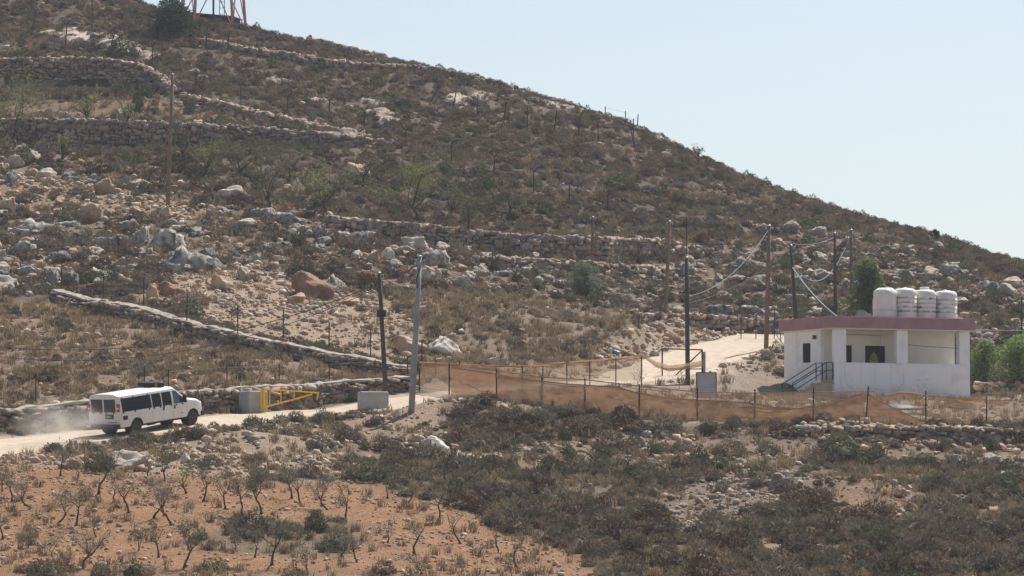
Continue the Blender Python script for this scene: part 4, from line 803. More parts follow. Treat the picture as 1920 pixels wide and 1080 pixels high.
def wall_cells(name, axis, p0, p1, z0, z1, t0, t1, holes, m):
    """one wall with rectangular openings; axis 'x' runs along local x, thickness t0..t1 across"""
    xs = sorted({p0, p1, *[h_[0] for h_ in holes], *[h_[1] for h_ in holes]}); zs = sorted({z0, z1, *[h_[2] for h_ in holes], *[h_[3] for h_ in holes]})
    full = lambda i, j: 0 <= i < len(xs) - 1 and 0 <= j < len(zs) - 1 and not any(h_[0] <= (xs[i] + xs[i + 1]) / 2 <= h_[1] and h_[2] <= (zs[j] + zs[j + 1]) / 2 <= h_[3] for h_ in holes)
    mb = MB(); P = (lambda p, t, z: (p, t, z)) if axis == 'x' else (lambda p, t, z: (t, p, z))
    for i in range(len(xs) - 1):
        for j in range(len(zs) - 1):
            if not full(i, j): continue
            a, b, c, d_ = xs[i], xs[i + 1], zs[j], zs[j + 1]
            mb.add([P(a, t0, c), P(b, t0, c), P(b, t0, d_), P(a, t0, d_)], [(0, 1, 2, 3)]); mb.add([P(a, t1, c), P(b, t1, c), P(b, t1, d_), P(a, t1, d_)], [(3, 2, 1, 0)])
            if not full(i - 1, j): mb.add([P(a, t0, c), P(a, t0, d_), P(a, t1, d_), P(a, t1, c)], [(0, 1, 2, 3)])
            if not full(i + 1, j): mb.add([P(b, t0, c), P(b, t0, d_), P(b, t1, d_), P(b, t1, c)], [(3, 2, 1, 0)])
            if not full(i, j - 1): mb.add([P(a, t0, c), P(b, t0, c), P(b, t1, c), P(a, t1, c)], [(3, 2, 1, 0)])
            if not full(i, j + 1): mb.add([P(a, t0, d_), P(b, t0, d_), P(b, t1, d_), P(a, t1, d_)], [(0, 1, 2, 3)])
    return mb.build(name, m, house)
WT = 3.82
wall_cells('porch_parapet', 'x', 0, 8.05, -.9, 2.0, 0, .2, [], M['plaster'])
MB().box(0, 8.05, -.02, .24, 2.003, 2.05).build('parapet_sill', M['plaster'], house)
for a0, a1 in ((0, .66), (3.66, 4.32), (7.42, 8.05)): bevel(MB().box(a0, a1, -.003, .40, 2.053, WT).build('column', M['plaster'], house), .015)
wall_cells('porch_wall', 'x', .2, 8.05, 1.15, WT, 1.9, 2.1, [(.75, 1.86, 1.15, 3.03), (2.65, 3.85, 1.98, 3.03)], M['plaster_cream'])
wall_cells('side_wall', 'y', 1.9, 6.77, -.9, WT, 0, .197, [(3.24, 4.3, 2.12, 3.17)], M['plaster'])
wall_cells('end_wall', 'y', 2.1, 6.77, -.9, WT, 7.85, 8.05, [], M['plaster'])
wall_cells('back_wall', 'x', .2, 7.85, -.9, WT, 6.57, 6.77, [], M['plaster'])
MB().box(7.85, 8.05, .2, 1.9, -.9, 2.0).build('porch_end_parapet', M['plaster'], house)
MB().box(.003, 7.85, .2, 1.9, .9, 1.15).build('porch_floor', M['step_concrete'], house)
MB().box(.0, .2, .203, 1.897, -.9, .9).build('porch_foundation', M['plaster'], house)
rf_ = MB().box(-.22, 8.27, -.22, 6.99, 3.88, 4.5).build('roof', M['mauve'], house); bevel(rf_, .02)
MB().box(-.16, 8.21, -.16, 6.93, WT + .003, 3.88).build('soffit', M['plaster_cream'], rf_)
def win(x0, x1, y0, y1, z0, z1, axis, name='window'):
    o = MB().box(x0, x1, y0, y1, z0, z1).build(name, M['dark_glass'], house); f = MB(); w_ = .045
    if axis == 'x':
        for a, b, c, d_ in ((x0, x0 + w_, z0, z1), (x1 - w_, x1, z0, z1), (x0 + w_, x1 - w_, z0, z0 + w_), (x0 + w_, x1 - w_, z1 - w_, z1), ((x0 + x1) / 2 - .02, (x0 + x1) / 2 + .02, z0 + w_, z1 - w_)): f.box(a, b, y0 - .03, y0 - .002, c, d_)
    else:
        for a, b, c, d_ in ((y0, y0 + w_, z0, z1), (y1 - w_, y1, z0, z1), (y0 + w_, y1 - w_, z0, z0 + w_), (y0 + w_, y1 - w_, z1 - w_, z1), ((y0 + y1) / 2 - .02, (y0 + y1) / 2 + .02, z0 + w_, z1 - w_)): f.box(x0 - .03, x0 - .002, a, b, c, d_)
    f.build('frame', M['black_steel'], o); return o
win(.76, 1.85, 1.97, 2.03, 1.155, 3.02, 'x', 'door')
wn = win(2.66, 3.84, 1.97, 2.03, 1.99, 3.02, 'x')
# pointed arch panel standing in the porch window
pr = [(-.22, 0), (.22, 0), (.22, .12), (.26, .16), (.24, .42), (.14, .58), (.05, .66), (0, .76), (-.05, .66), (-.14, .58), (-.24, .42), (-.26, .16), (-.22, .12)]
n = len(pr); V = [(3.17 + a, 1.90, 1.995 + b) for a, b in pr] + [(3.17 + a, 1.93, 1.995 + b) for a, b in pr]
obj('arched_panel', V, [tuple(range(n)), tuple(range(2 * n - 1, n - 1, -1))] + [(i, i + n, (i + 1) % n + n, (i + 1) % n) for i in range(n)], M['tan_panel'], wn)
win(.07, .13, 3.25, 4.29, 2.13, 3.16, 'y')
for k in range(6):      # stairs up to the porch
    z1 = 1.15 - (k + 1) * .185; MB().box(-.32 * (k + 1) - .35 + (.35 if k == 0 else 0) - (0 if k else .35), -.32 * k - .35 - .001 if k else -.003, .35, 1.75, -.6, z1).build('step', M['step_concrete'], house)
def rail(y):
    mb = MB(); zt = lambda x: 1.15 + .9 + (x + .35) * .578 if x < -.35 else 2.05
    X = [-2.35, -.35, .02]; 
    mb.tube([(x, y, zt(x)) for x in X], .025, 6); mb.tube([(x, y, zt(x) - .42) for x in X], .025, 6)
    for x in X: mb.tube([(x, y, zt(x)), (x, y, zt(x) - (1.25 if x < -2 else .95))], .028, 6)
    return mb.build('handrail', M['black_steel'], house)
rail(.37); rail(1.72)
lm = MB().box(-.22, -.06, 2.35, 2.55, 3.35, 3.55).tube([(0, 2.45, 3.4), (-.14, 2.45, 3.42)], .02, 6).build('floodlight', M['black_steel'], house)
MB().box(-.225, -.215, 2.37, 2.53, 3.38, 3.53).build('lens', M['pole_metal'], lm)
cb = MB().tube([(.7, 1.885, 3.62), (2.3, 1.885, 3.60), (3.55, 1.885, 3.58), (3.55, 1.885, 2.9)], .012, 4).tube([(4.33, .1, 3.05), (5.5, .1, 2.98), (6.6, .1, 2.94), (7.41, .1, 2.9)], .014, 4)
cb.build('conduit', M['cable'], house)
# water tanks on the roof
def tank(a, b, rr, h, wrapped, label, lid):
    c = np.array([a, b, 4.503]); wp = Matrix.Rotation(HTH, 3, 'Z') @ Vector((a * 1.03, b * .83, 0)); t = empty('water_tank', (HC[0] + wp.x, HC[1] + wp.y, hz + 4.503), HTH); tag(t, label, 'water tank', 'roof water tanks')
    if wrapped:
        r = np.random.default_rng(3); nn = 28; V = []; hs_ = np.linspace(0, h, 12)
        for k, zz in enumerate(hs_):
            for j in range(nn):
                an = j * 2 * math.pi / nn; q = rr * (1 + .035 * math.sin(an * 5 + zz * 3) + .02 * r.normal()) * (1 if k < 10 else (.93 if k == 10 else .6)); V.append((q * math.cos(an), q * math.sin(an), zz))
        Fc = [(k * nn + j, k * nn + (j + 1) % nn, (k + 1) * nn + (j + 1) % nn, (k + 1) * nn + j) for k in range(11) for j in range(nn)] + [tuple(11 * nn + j for j in range(nn)), tuple(range(nn))[::-1]]
        obj('cloth_wrap', V, Fc, M['tank'], t, True); MB().tube([(rr * 1.06 * math.cos(x), rr * 1.06 * math.sin(x), .42 + .03 * math.sin(x * 2)) for x in np.linspace(0, 6.283, 25)], .012, 4, False).build('rope', M['band'], t)
        MB().lathe([(.2, h - .02), (.2, h + .03), (.02, h + .04)], 16).build('lid', M['band'], t)
    else:
        prof = [(rr * .98, 0), (rr, .05)]
        for k in range(5):
            z0 = .12 + k * (h - .45) / 5; prof += [(rr, z0), (rr, z0 + .16), (rr * .985, z0 + .185), (rr * .985, z0 + .205), (rr, z0 + .24)]
        prof += [(rr, h - .28), (rr * .95, h - .14), (rr * .75, h - .04), (rr * .36, h)]
        MB().lathe(prof, 28).build('shell', M['tank'], t, True)
        if lid: MB().lathe([(.26, h - .01), (.26, h + .10), (.22, h + .13), (.02, h + .14)], 18).build('lid', M['tank'], t, True)
        else: MB().lathe([(.13, h - .03), (.10, h + .03), (.02, h + .06)], 14).build('lid', M['tank'], t, True)
        for k in range(4):
            z0 = .12 + k * (h - .45) / 5 + .2; MB().lathe([(rr * .975, z0 - .006), (rr * .975, z0 + .006)], 28).build('seam', M['band'], t)
tank(3.66, 1.5, .63, 1.62, True, 'leftmost roof water tank, wrapped in white cloth', False)
tank(4.87, 1.5, .63, 1.64, False, 'ribbed white water tank next to the cloth-wrapped one', False)
tank(6.10, 1.62, .63, 1.60, False, 'ribbed white water tank with a raised lid', True)
tank(7.32, 1.5, .63, 1.56, False, 'rightmost ribbed white water tank, stained on its side', False)

# ------------------------------------------------------------------ the van
M['van_paint'] = material('white_car_paint', (.76, .74, .71), (.70, .66, .60), scale=1.5, rough=.35, spec=.5, contrast=(.4, .8))
dirty(M['van_paint'], .4, 1.15, (.50, .42, .32), 1.0, False)
M['van_glass'] = material('black_mesh_glass', (.007, .008, .010), rough=.45, spec=.15)
M['van_rear_glass'] = material('dusty_grey_glass', (.085, .083, .078), rough=.6, spec=.1)
M['cab_glass'] = material('teal_glass', (.03, .055, .058), rough=.12, spec=.6)
M['black_plastic'] = material('black_plastic', (.022, .022, .024), rough=.6)
M['tyre'] = material('dusty_rubber', (.060, .054, .048), (.04, .037, .034), scale=6, rough=.95)
M['rim'] = material('dusty_steel', (.26, .25, .24), (.18, .17, .16), scale=8, rough=.6, metal=.3)
M['red_lamp'] = material('red_lens', (.36, .018, .016), rough=.3, spec=.5)
M['white_lamp'] = material('clear_lens', (.75, .73, .70), rough=.3, spec=.5)
M['amber'] = material('amber_lens', (.6, .28, .03), rough=.3)
M['plate'] = material('licence_plate', (.030, .040, .032), rough=.6)
M['plate_char'] = material('plate_characters', (.55, .56, .52), rough=.6)
VH = math.radians(53.5); fw = np.array([math.cos(VH), math.sin(VH)]); lf = np.array([-fw[1], fw[0]])
RR = P3(253, 814, 200.0)[:2]; ax0 = RR + lf * .84
wz = {}
for nm, fx, ly in (('rr', 0, -.84), ('rl', 0, .84), ('fr', 4.15, -.84), ('fl', 4.15, .84)):
    q = ax0 + fw * fx + lf * ly; wz[nm] = float(H(q[0], q[1])) + .014
pit = math.atan2((wz['fr'] + wz['fl'] - wz['rr'] - wz['rl']) / 2, 4.15); rol = math.atan2((wz['rl'] + wz['fl'] - wz['rr'] - wz['fr']) / 2, 1.68)
van = empty('van', (ax0[0], ax0[1], (wz['rr'] + wz['rl']) / 2 - .015)); van.rotation_euler = (rol, -pit, VH); van.scale = (.97, 1, .945)
tag(van, 'white passenger van with blacked-out windows driving up the dirt road', 'van')
XR = -1.22; XF = 4.92                          # rear and front of the body, rear axle at x = 0
def zb(x):
    z = .44
    for c in (0.0, 4.15):
        d2 = .47 ** 2 - (x - c) ** 2
        if d2 > 0: z = max(z, .37 + math.sqrt(d2))
    return z
def ztop(x):                                    # roof edge height at the side
    if x < 2.9: return 1.99
    if x < 3.75: return 1.99 - (x - 2.9) / .85 * .62
    return 1.37 - (x - 3.75) * .16 - max(0, x - 4.6) * .25
def hw(z, x):
    k = 1.0 - .02 * max(0, (.75 - z)) / .4; t = max(0, z - 1.18)
    y = k - .035 * t - .16 * t * t
    if x > 4.3: y -= .10 * ((x - 4.3) / .62) ** 2
    if x < XR + .10: y -= .06 * ((XR + .10 - x) / .10) ** 2
    return y
def crown(x): return .10 if x < 2.9 else .10 - .02 * min(1, (x - 2.9) / .85)
sts = sorted(set([round(q, 3) for q in np.arange(XR, XF + .001, .06)] + [XR, XR + .03, XF]))
V = []; K = 12; R_ = 9
for x in sts:
    b0 = zb(x); t0 = ztop(x); zz = [b0 + (t0 - .10 - b0) * (i / (K - 1)) for i in range(K)]
    side = [(hw(z_, x), z_) for z_ in zz]
    ye = hw(t0 - .1, x); roof = []
    for i in range(R_):                        # round shoulder then crowned roof to the middle
        f = (i + 1) / R_; y_ = ye * math.cos(f * math.pi / 2) ** .42 if f < 1 else 0; z_ = t0 - .10 + (.10 + crown(x)) * math.sin(f * math.pi / 2) ** .75
        roof.append((y_, z_))
    half = side + roof; ring = [(x, -a, b) for a, b in half] + [(x, a, b) for a, b in half[-2::-1]]
    V += ring
nr2 = 2 * (K + R_) - 1; ns = len(sts)
Fc = [(i * nr2 + j, (i + 1) * nr2 + j, (i + 1) * nr2 + j + 1, i * nr2 + j + 1) for i in range(ns - 1) for j in range(nr2 - 1)]
Fc += [tuple(range(nr2)), tuple((ns - 1) * nr2 + j for j in range(nr2 - 1, -1, -1))]
body = obj('body', V, Fc, M['van_paint'], van, True)
try:
    body.data.set_sharp_from_angle(angle=math.radians(35))
except Exception: pass
MB().box(XR + .1, XF - .1, -.86, .86, .36, .50).build('underbody', M['black_plastic'], van)
def side_panel(name, x0, x1, z0, z1, m, off=.008, s=-1, slant=0.0, par=van):
    xs = np.linspace(x0, x1, 6); mb = MB(); zs = np.linspace(z0, z1, 4); V = []
    for x in xs:
        for k, z_ in enumerate(zs): 
            xx = x + slant * (z1 - z_) * ((x - x0) / (x1 - x0)); V.append((xx, s * (hw(z_, xx) + off), z_))
    Fc = [(i * 4 + k, (i + 1) * 4 + k, (i + 1) * 4 + k + 1, i * 4 + k + 1) for i in range(5) for k in range(3)]
    Fc = Fc if s < 0 else [f[::-1] for f in Fc]
    o = obj(name, V, Fc, m, par); sd = o.modifiers.new('solid', 'SOLIDIFY'); sd.thickness = .02; sd.offset = -1; return o
for s in (-1, 1):
    side_panel('side_window', -1.02, 1.12, 1.20, 1.86, M['van_glass'], s=s)
    side_panel('side_window', 1.20, 1.86, 1.20, 1.86, M['van_glass'], s=s)
    side_panel('side_window', 1.94, 2.62, 1.20, 1.86, M['van_glass'], s=s)
    cwn = side_panel('cab_window', 2.76, 3.02, 1.22, 1.86, M['cab_glass'], s=s, slant=.98)
    for x in (-.95, -.1, .95, 1.3, 1.75, 2.05, 2.55, 2.95, 3.4): side_panel('window_clip', x - .04, x + .04, 1.12, 1.20, M['black_plastic'], .016, s)
    for x in (-.95, -.1, .95): side_panel('window_clip', x - .04, x + .04, 1.86, 1.91, M['black_plastic'], .016, s)
    for x in (1.16, 1.90, 2.68, 3.72): side_panel('door_seam', x - .008, x + .008, .52, 1.18, M['band'], .004, s)
    side_panel('body_crease', XR + .1, 3.7, .985, .997, M['band'], .003, s)
    for x in (1.98, 2.80): side_panel('door_handle', x - .045, x + .045, .98, 1.16, M['black_plastic'], .025, s)
    side_panel('sill_trim', .50, 3.66, .43, .47, M['black_plastic'], .012, s)
side_panel('fuel_flap', -1.0, -.66, .80, 1.0, M['black_plastic'], .008, -1)
side_panel('side_marker', 3.3, 3.36, .68, .74, M['black_plastic'], .006, -1)
# windscreen follows the sloping nose
V = []
for f in np.linspace(0.03, .97, 6):
    x = 2.93 + f * .80; t0 = ztop(x)
    for y in np.linspace(-1, 1, 9): yy = y * hw(t0 - .12, x) * .90; V.append((x + .03, yy, t0 + crown(x) * (1 - abs(y) ** 2.2) + .016))
obj('windscreen', V, [(i * 9 + j, (i + 1) * 9 + j, (i + 1) * 9 + j + 1, i * 9 + j + 1) for i in range(5) for j in range(8)], M['cab_glass'], van, True)
def rear(name, y0, y1, z0, z1, m, off=.010, par=van, t=.02): return MB().box(XR - off, XR - off + t, y0, y1, z0, z1).build(name, m, par)
for y0, y1 in ((-.77, -.025), (.025, .77)):
    dr = rear('rear_door', y0 - .035 if y0 < 0 else y0 - .02, y1 + .02 if y0 < 0 else y1 + .035, .62, 1.93, M['van_paint'], .006); bevel(dr, .012)
    rear('rear_window', y0 + .02, y1 - .02, 1.20, 1.84, M['van_rear_glass'], .016, dr)
    for k in (.15, .6): rear('window_clip', y0 + k - .04, y0 + k + .04, 1.13, 1.20, M['black_plastic'], .022, dr)
for s in (-1, 1):
    tl = MB().box(XR - .02, XR + .07, s * .90 - .07, s * .90 + .07, 1.22, 1.62).build('tail_light', M['red_lamp'], van); MB().box(XR - .024, XR + .03, s * .90 - .06, s * .90 + .06, 1.36, 1.44).build('reversing_lens', M['white_lamp'], tl)
pl = rear('licence_plate', -.62, -.10, .87, 1.10, M['plate'], .018); ch = MB()
for k, wd in enumerate((.03, .05, .05, .05, .05)): ch.box(XR - .022, XR - .0185, -.45 + k * .065, -.45 + k * .065 + wd * .7, .93, 1.04)
ch.build('characters', M['plate_char'], pl)
rear('door_trim', -.8, -.25, .685, .725, M['rust'], .014); rear('door_badge', .48, .62, .80, .83, M['black_plastic'], .014)
bb = MB().box(XR - .16, XR - .012, -1.0, 1.0, .42, .61).build('rear_bumper', M['black_plastic'], van); bevel(bb, .03)
MB().box(XR - .166, XR - .161, .72, .95, .47, .56).build('bumper_sticker', M['white_lamp'], bb)
bevel(MB().box(XF - .10, XF + .14, -.97, .97, .40, .66).build('front_bumper', M['black_plastic'], van), .04)
MB().box(XF - .02, XF + .02, -.72, .72, .72, .98).build('grille', M['black_plastic'], van)
for s in (-1, 1): MB().box(XF - .05, XF + .025, s * .80 - .08, s * .80 + .08, .74, .98).build('headlight', M['white_lamp'], van)
for s in (-1, 1):
    mr_ = MB().box(3.42, 3.50, s * 1.10 - .10, s * 1.10 + .10, 1.22, 1.58).tube([(3.46, s * .98, 1.28), (3.46, s * 1.06, 1.32)], .03, 6).build('wing_mirror', M['black_plastic'], van); bevel(mr_, .02)
for nm, x, s in (('rr', 0, -1), ('rl', 0, 1), ('fr', 4.15, -1), ('fl', 4.15, 1)):
    wl = empty('wheel', (0, 0, 0)); C.objects.unlink(wl); 
    ty = MB().lathe([(.22, -.12), (.35, -.13), (.385, -.09), (.39, 0), (.385, .09), (.35, .13), (.22, .12)], 28, (x, s * .84, .385), 'y').build('wheel', M['tyre'], van, True)
    MB().lathe([(.235, -.05), (.235, s * .0), (.215, s * .09), (.10, s * .06), (.085, s * .11), (.02, s * .12)] if s > 0 else [(.235, .05), (.235, 0), (.215, -.09), (.10, -.06), (.085, -.11), (.02, -.12)], 24, (x, s * .84, .385), 'y').build('rim', M['rim'], ty, False)
    MB().lathe([(.44, -.25 if s > 0 else .05), (.44, -.05 if s > 0 else .25)], 20, (x, s * .80, .42), 'y').build('wheel_well', M['black_plastic'], van)
rk = MB().box(2.1, 2.75, -.25, .65, 2.12, 2.34).build('roof_box', M['black_plastic'], van); bevel(rk, .03)
MB().box(2.3, 2.55, -.62, -.28, 2.08, 2.30).build('light_bar', M['black_plastic'], van); MB().box(2.28, 2.57, -.40, -.30, 2.12, 2.28).build('amber_light', M['amber'], van)
MB().tube([(-.75, .3, .45), (-.9, .3, .38), (-1.25, .35, .36)], .035, 6).tube([(1.9, .0, .42), (2.4, .0, .42)], .22, 8).build('exhaust', M['black_plastic'], van)

# ------------------------------------------------------------------ poles and cables
POLES = {}
def pole(key, ub, vb, ut, vt, r0, m, label, extra=None, D=None):
    b = at(ub, vb) if D is None else P3(ub, vb, D); tp = P3(ut, vt, b[1]); t = empty('utility_pole', b); tag(t, label, 'pole', 'utility poles'); h = tp - b
    MB().tube([(-h * .05), h * .33, h * .66, h], [r0, r0 * .95, r0 * .85, r0 * .75], 10).build('shaft', M[m], t, True)
    MB().lathe([(r0 * .8, -.02), (r0 * .85, .05), (r0 * .2, .10)], 8, tuple(h)).build('cap', M['pole_metal'], t)
    if extra == 'arm':
        MB().tube([h * .97 + [-.05, 0, 0], h * .99 + [.25, -.1, .05]], .035, 6).tube([h * .99 + [-.35, 0, .05], h * .99 + [.3, 0, .05]], .03, 6).build('bracket', M['iron'], t)
        MB().tube([h * .93 + [.02, -.13, 0], h * .86 + [-.1, -.16, 0], h * .80 + [-.02, -.13, 0]], .03, 6).build('cable_loop', M['cable'], t)
    if extra == 'box':
        MB().box(-.22, .22, -.34, -.1, -.17, .17, Matrix.Translation(Vector(h * .69))).build('junction_box', M['black_plastic'], t)
    if extra == 'pipe': MB().tube([h, h + [0, 0, 2.1]], .025, 6).build('pipe', M['iron'], t)
    if extra in ('clamp', 'arm', 'box', None):
        for s_ in (-1, 1): MB().lathe([(.03, 0), (.05, .04), (.03, .09), (.05, .13), (.02, .16)], 8, tuple(h * .985 + [s_ * (r0 + .05), 0, -.1])).build('insulator', M['pole_metal'], t)
    POLES[key] = (b, tp); return t
pole('hill', 313, 394, 323, 140, .13, 'pole_wood', 'tall brown wooden pole alone on the left hillside')
pole('box', 724, 757, 711, 513, .13, 'pole_dark', 'dark wooden pole with a black box, left of the grey pole', 'box')
pole('grey', 771, 775, 787, 482, .16, 'pole_metal', 'leaning grey steel pole with a bracket and loop on top', 'arm')
pole('far', 1110, 500, 1112, 408, .11, 'pole_wood', 'short far pole in front of the middle terrace wall')
pole('a', 1248, 597, 1256, 416, .12, 'pole_wood', 'brown pole left of the dark pole at the gravel bend')
pole('dark', 1290, 722, 1288, 484, .13, 'pole_dark', 'dark wooden pole standing at the steel gate', 'pipe')
pole('b', 1437, 656, 1443, 424, .14, 'pole_wood', 'thick brown pole right of the gravel bend')
pole('lean', 1493, 604, 1484, 461, .12, 'pole_dark', 'short leaning pole where the teal hose starts')
pole('c', 1567, 600, 1566, 438, .11, 'pole_dark', 'thin dark pole above the corner of the house roof')
pole('d', 1598, 580, 1597, 432, .13, 'pole_wood', 'brown pole carrying the big sagging grey cable')
pole('edge', 1917, 660, 1917, 556, .06, 'pole_dark', 'thin dark post at the right edge of the photo')
def cable(p, q, sag, r0, m, label, n=28):
    p = np.asarray(p); q = np.asarray(q); t = np.linspace(0, 1, n)[:, None]; P = p + (q - p) * t; P[:, 2:] -= sag * 4 * t * (1 - t)
    tag(MB().tube(P, r0, 5).build('cable', M[m]), label, 'cable', 'overhead cables')
T = lambda k, f=.97: POLES[k][0] + (POLES[k][1] - POLES[k][0]) * f
cable(T('box', .93), P3(-330, 580, 205), 2.6, .022, 'cable', 'black cable from the dark boxed pole sagging over the field to the left edge')
cable(T('box', .90), P3(-330, 590, 206), 2.9, .018, 'cable', 'lower of two black cables sagging over the left field')
cable(T('box', .95), T('grey', .96), .15, .022, 'cable', 'short cable joining the boxed pole and the grey pole')
cable(T('hill', .97), T('far', .98), 2.2, .018, 'cable', 'dark cable from the brown hillside pole down to the far pole')
cable(T('grey', .96), T('a', .25), 1.6, .022, 'cable', 'dark cable sagging from the grey pole over the dry field')
cable(P3(1180, 572, 250), T('lean', .97), 1.2, .018, 'cable_grey', 'pale cable rising to the short leaning pole')
cable(T('dark', .70), T('b', .98), .8, .014, 'cable_grey', 'pale cable rising to the thick brown pole')
cable(T('far', .6), T('c', .98), .5, .018, 'cable', 'nearly level wire behind the poles')
cable(T('c', .97), T('d', .97), .1, .02, 'cable', 'short wire between the two poles above the house')
cable(T('lean', .78), T('d', .96), 1.9, .028, 'cable_grey', 'thick grey cable hanging in a deep curve')
cable(T('d', .93), T('d', .66) + [-.5, -.3, .6], -.3, .02, 'cable', 'black cable loop beside the brown pole above the house')
cable(T('b', .93), T('c', .96), .5, .014, 'cable_grey', 'thin wire from the thick brown pole to the thin dark pole')
hp = lambda a, b, z_: np.array([HC[0] + a * 1.03 * ca - b * .83 * sa, HC[1] + a * 1.03 * sa + b * .83 * ca, hz + z_])
cable(T('lean', .72), hp(.6, 1.0, 4.52), .25, .032, 'cable_teal', 'teal hose stretched from the leaning pole to the house roof')
cable(T('b', .22), hp(3.0, -.24, 3.95), .15, .016, 'cable', 'thin black cable along the mauve roof edge')
cable(hp(8.2, .2, 3.95), P3(2100, 606, 232), .2, .018, 'cable_grey', 'pale wire leaving the right end of the roof')

# ------------------------------------------------------------------ fences
def net_mat(name, c, c2, alpha):
    m = material(name, c, c2, scale=3, rough=.9, trans=.35); n = m.node_tree.nodes; L = m.node_tree.links
    out = n['Material Output']; src = out.inputs['Surface'].links[0].from_socket
    tr = n.new('ShaderNodeBsdfTransparent'); mx = n.new('ShaderNodeMixShader'); mx.inputs[0].default_value = alpha
    L.new(tr.outputs[0], mx.inputs[1]); L.new(src, mx.inputs[2]); L.new(mx.outputs[0], out.inputs['Surface']); return m
M['net'] = net_mat('orange_shade_net', (.50, .285, .155), (.43, .24, .13), .74)
M['net_thin'] = net_mat('thin_shade_net', (.43, .29, .18), (.34, .215, .13), .46)
M['net_hem'] = material('net_hem', (.52, .32, .19), (.44, .26, .15), scale=4, trans=.3)
def net(name, top, bot, m, parent, D0, off=0., seed=0, nv=12, nu=200, amp=.035):
    tu = np.array(top, float); bu = np.array(bot, float); us = np.linspace(max(tu[0, 0], bu[0, 0]), min(tu[-1, 0], bu[-1, 0]), nu); V = []; c0 = np.array(parent.location)
    for i, u_ in enumerate(us):
        D = float(D0(u_)); vt = np.interp(u_, tu[:, 0], tu[:, 1]); vb = np.interp(u_, bu[:, 0], bu[:, 1])
        for k in range(nv):
            f = k / (nv - 1); p = P3(u_, vt + (vb - vt) * f, D); w_ = (vn(u_ / 35. + seed, f * 2.2, 5) - .5) * amp * 3 + (vn(u_ / 12. + seed, f * 5 + u_ / 60, 6) - .5) * amp
            V.append((p[0] - c0[0], p[1] + off + w_ - c0[1], p[2] - c0[2]))
    o = obj(name, V, [(i * nv + k, (i + 1) * nv + k, (i + 1) * nv + k + 1, i * nv + k + 1) for i in range(nu - 1) for k in range(nv - 1)], m, parent, True)
    if nv > 5:                             # folded hem along the top edge and a few gathered folds
        Vn = np.array(V).reshape(nu, nv, 3); MB().tube(Vn[::2, 0] + [0, -.02, 0], .028, 5).build('hem', M['net_hem'], o)
        r = np.random.default_rng(seed + 1)
        for q in range(max(2, nu // 28)):
            i0 = int(r.integers(2, nu - 22)); i1 = i0 + int(r.integers(14, 20)); k0 = int(r.integers(1, nv - 2)); k1 = int(np.clip(k0 + r.integers(-3, 5), 1, nv - 1)); ii_ = np.arange(i0, i1 + 1)
            kk = np.round(np.linspace(k0, k1, len(ii_))).astype(int); MB().tube(Vn[ii_, kk] + [0, -.03, 0], np.linspace(.008, .022, len(ii_)), 4).build('fold', M['net_hem'], o)
    return o
FP = [(786, 690, 735), (842, 681, 742), (931, 691, 748), (1016, 704, 758), (1097, 709, 770), (1199, 721, 782), (1308, 727, 788), (1416, 730, 793), (1526, 727, 793), (1624, 725, 790), (1737, 733, 796), (1851, 742, 801), (1965, 748, 806)]
fb = [at(u_, vb - 1) for u_, vt, vb in FP]; fD = lambda u_: np.interp(u_, [f_[0] for f_ in FP], [p[1] for p in fb])
fence = empty('net_fence', fb[5]); tag(fence, 'long wire fence hung with orange brown shade netting below the house', 'fence')
for (u_, vt, vb), p in zip(FP, fb):
    q = P3(u_ + (5 if u_ == 1624 else 0), vt, p[1]); d_ = np.array(fence.location); MB().tube([p - d_ - [0, 0, .3], q - d_], .038, 6).build('post', M['iron'], fence)
wr = MB(); 
for f in (.05, .45, .85):
    wr.tube([P3(u_, vt + (vb - vt) * f, p[1]) - np.array(fence.location) for (u_, vt, vb), p in zip(FP, fb)], .008, 4)
wr.build('wire', M['wire'], fence)
botl = [(u_, vb + 1) for u_, vt, vb in FP]
net('upper_netting', [(786, 688), (842, 685), (931, 695), (1016, 707), (1097, 712), (1199, 724), (1308, 735), (1416, 737), (1526, 735), (1640, 734), (1655, 745), (1680, 737), (1737, 742), (1851, 750), (1965, 754)], botl, M['net_thin'], fence, fD, .06, 3)
net('lower_netting', [(846, 688), (890, 696), (935, 702), (990, 712), (1060, 720), (1120, 724), (1160, 727), (1199, 738), (1260, 748), (1330, 751), (1400, 755), (1450, 764), (1500, 766), (1560, 758), (1622, 737)], botl, M['net'], fence, fD, -.05, 9)
net('torn_netting', [(1626, 737), (1650, 752), (1690, 772), (1725, 788), (1800, 796), (1900, 798), (1960, 803)], [(1626, 791), (1740, 798), (1850, 803), (1962, 809)], M['net'], fence, fD, -.04, 15, nv=6, nu=50)
net('loose_strip', [(1640, 762), (1668, 740), (1688, 734), (1720, 736), (1740, 742)], [(1640, 764), (1668, 745), (1688, 739), (1720, 740), (1740, 746)], M['net'], fence, fD, -.12, 22, nv=3, nu=30)
net('loose_strip', [(1770, 762), (1800, 750), (1850, 744)], [(1770, 765), (1800, 757), (1850, 752)], M['net'], fence, fD, -.12, 25, nv=3, nu=20)
FB = [(817, 672, 712), (861, 676, 713), (979, 684, 716), (1018, 681, 717), (1063, 677, 718), (1106, 674, 719), (1155, 670, 722), (1203, 666, 725)]
bb_ = [P3(u_, vb, float(fD(u_)) + 6.0) for u_, vt, vb in FB]
for p in bb_: p[2] = float(H(p[0], p[1]))
f2 = empty('net_fence', bb_[4]); tag(f2, 'second net fence behind, its pale rolled netting running up to the steel gate', 'fence'); c2_ = np.array(f2.location)
for (u_, vt, vb), p in zip(FB, bb_): MB().tube([p - c2_ - [0, 0, .3], P3(u_, vt, p[1]) - c2_], .032, 6).build('post', M['iron'], f2)
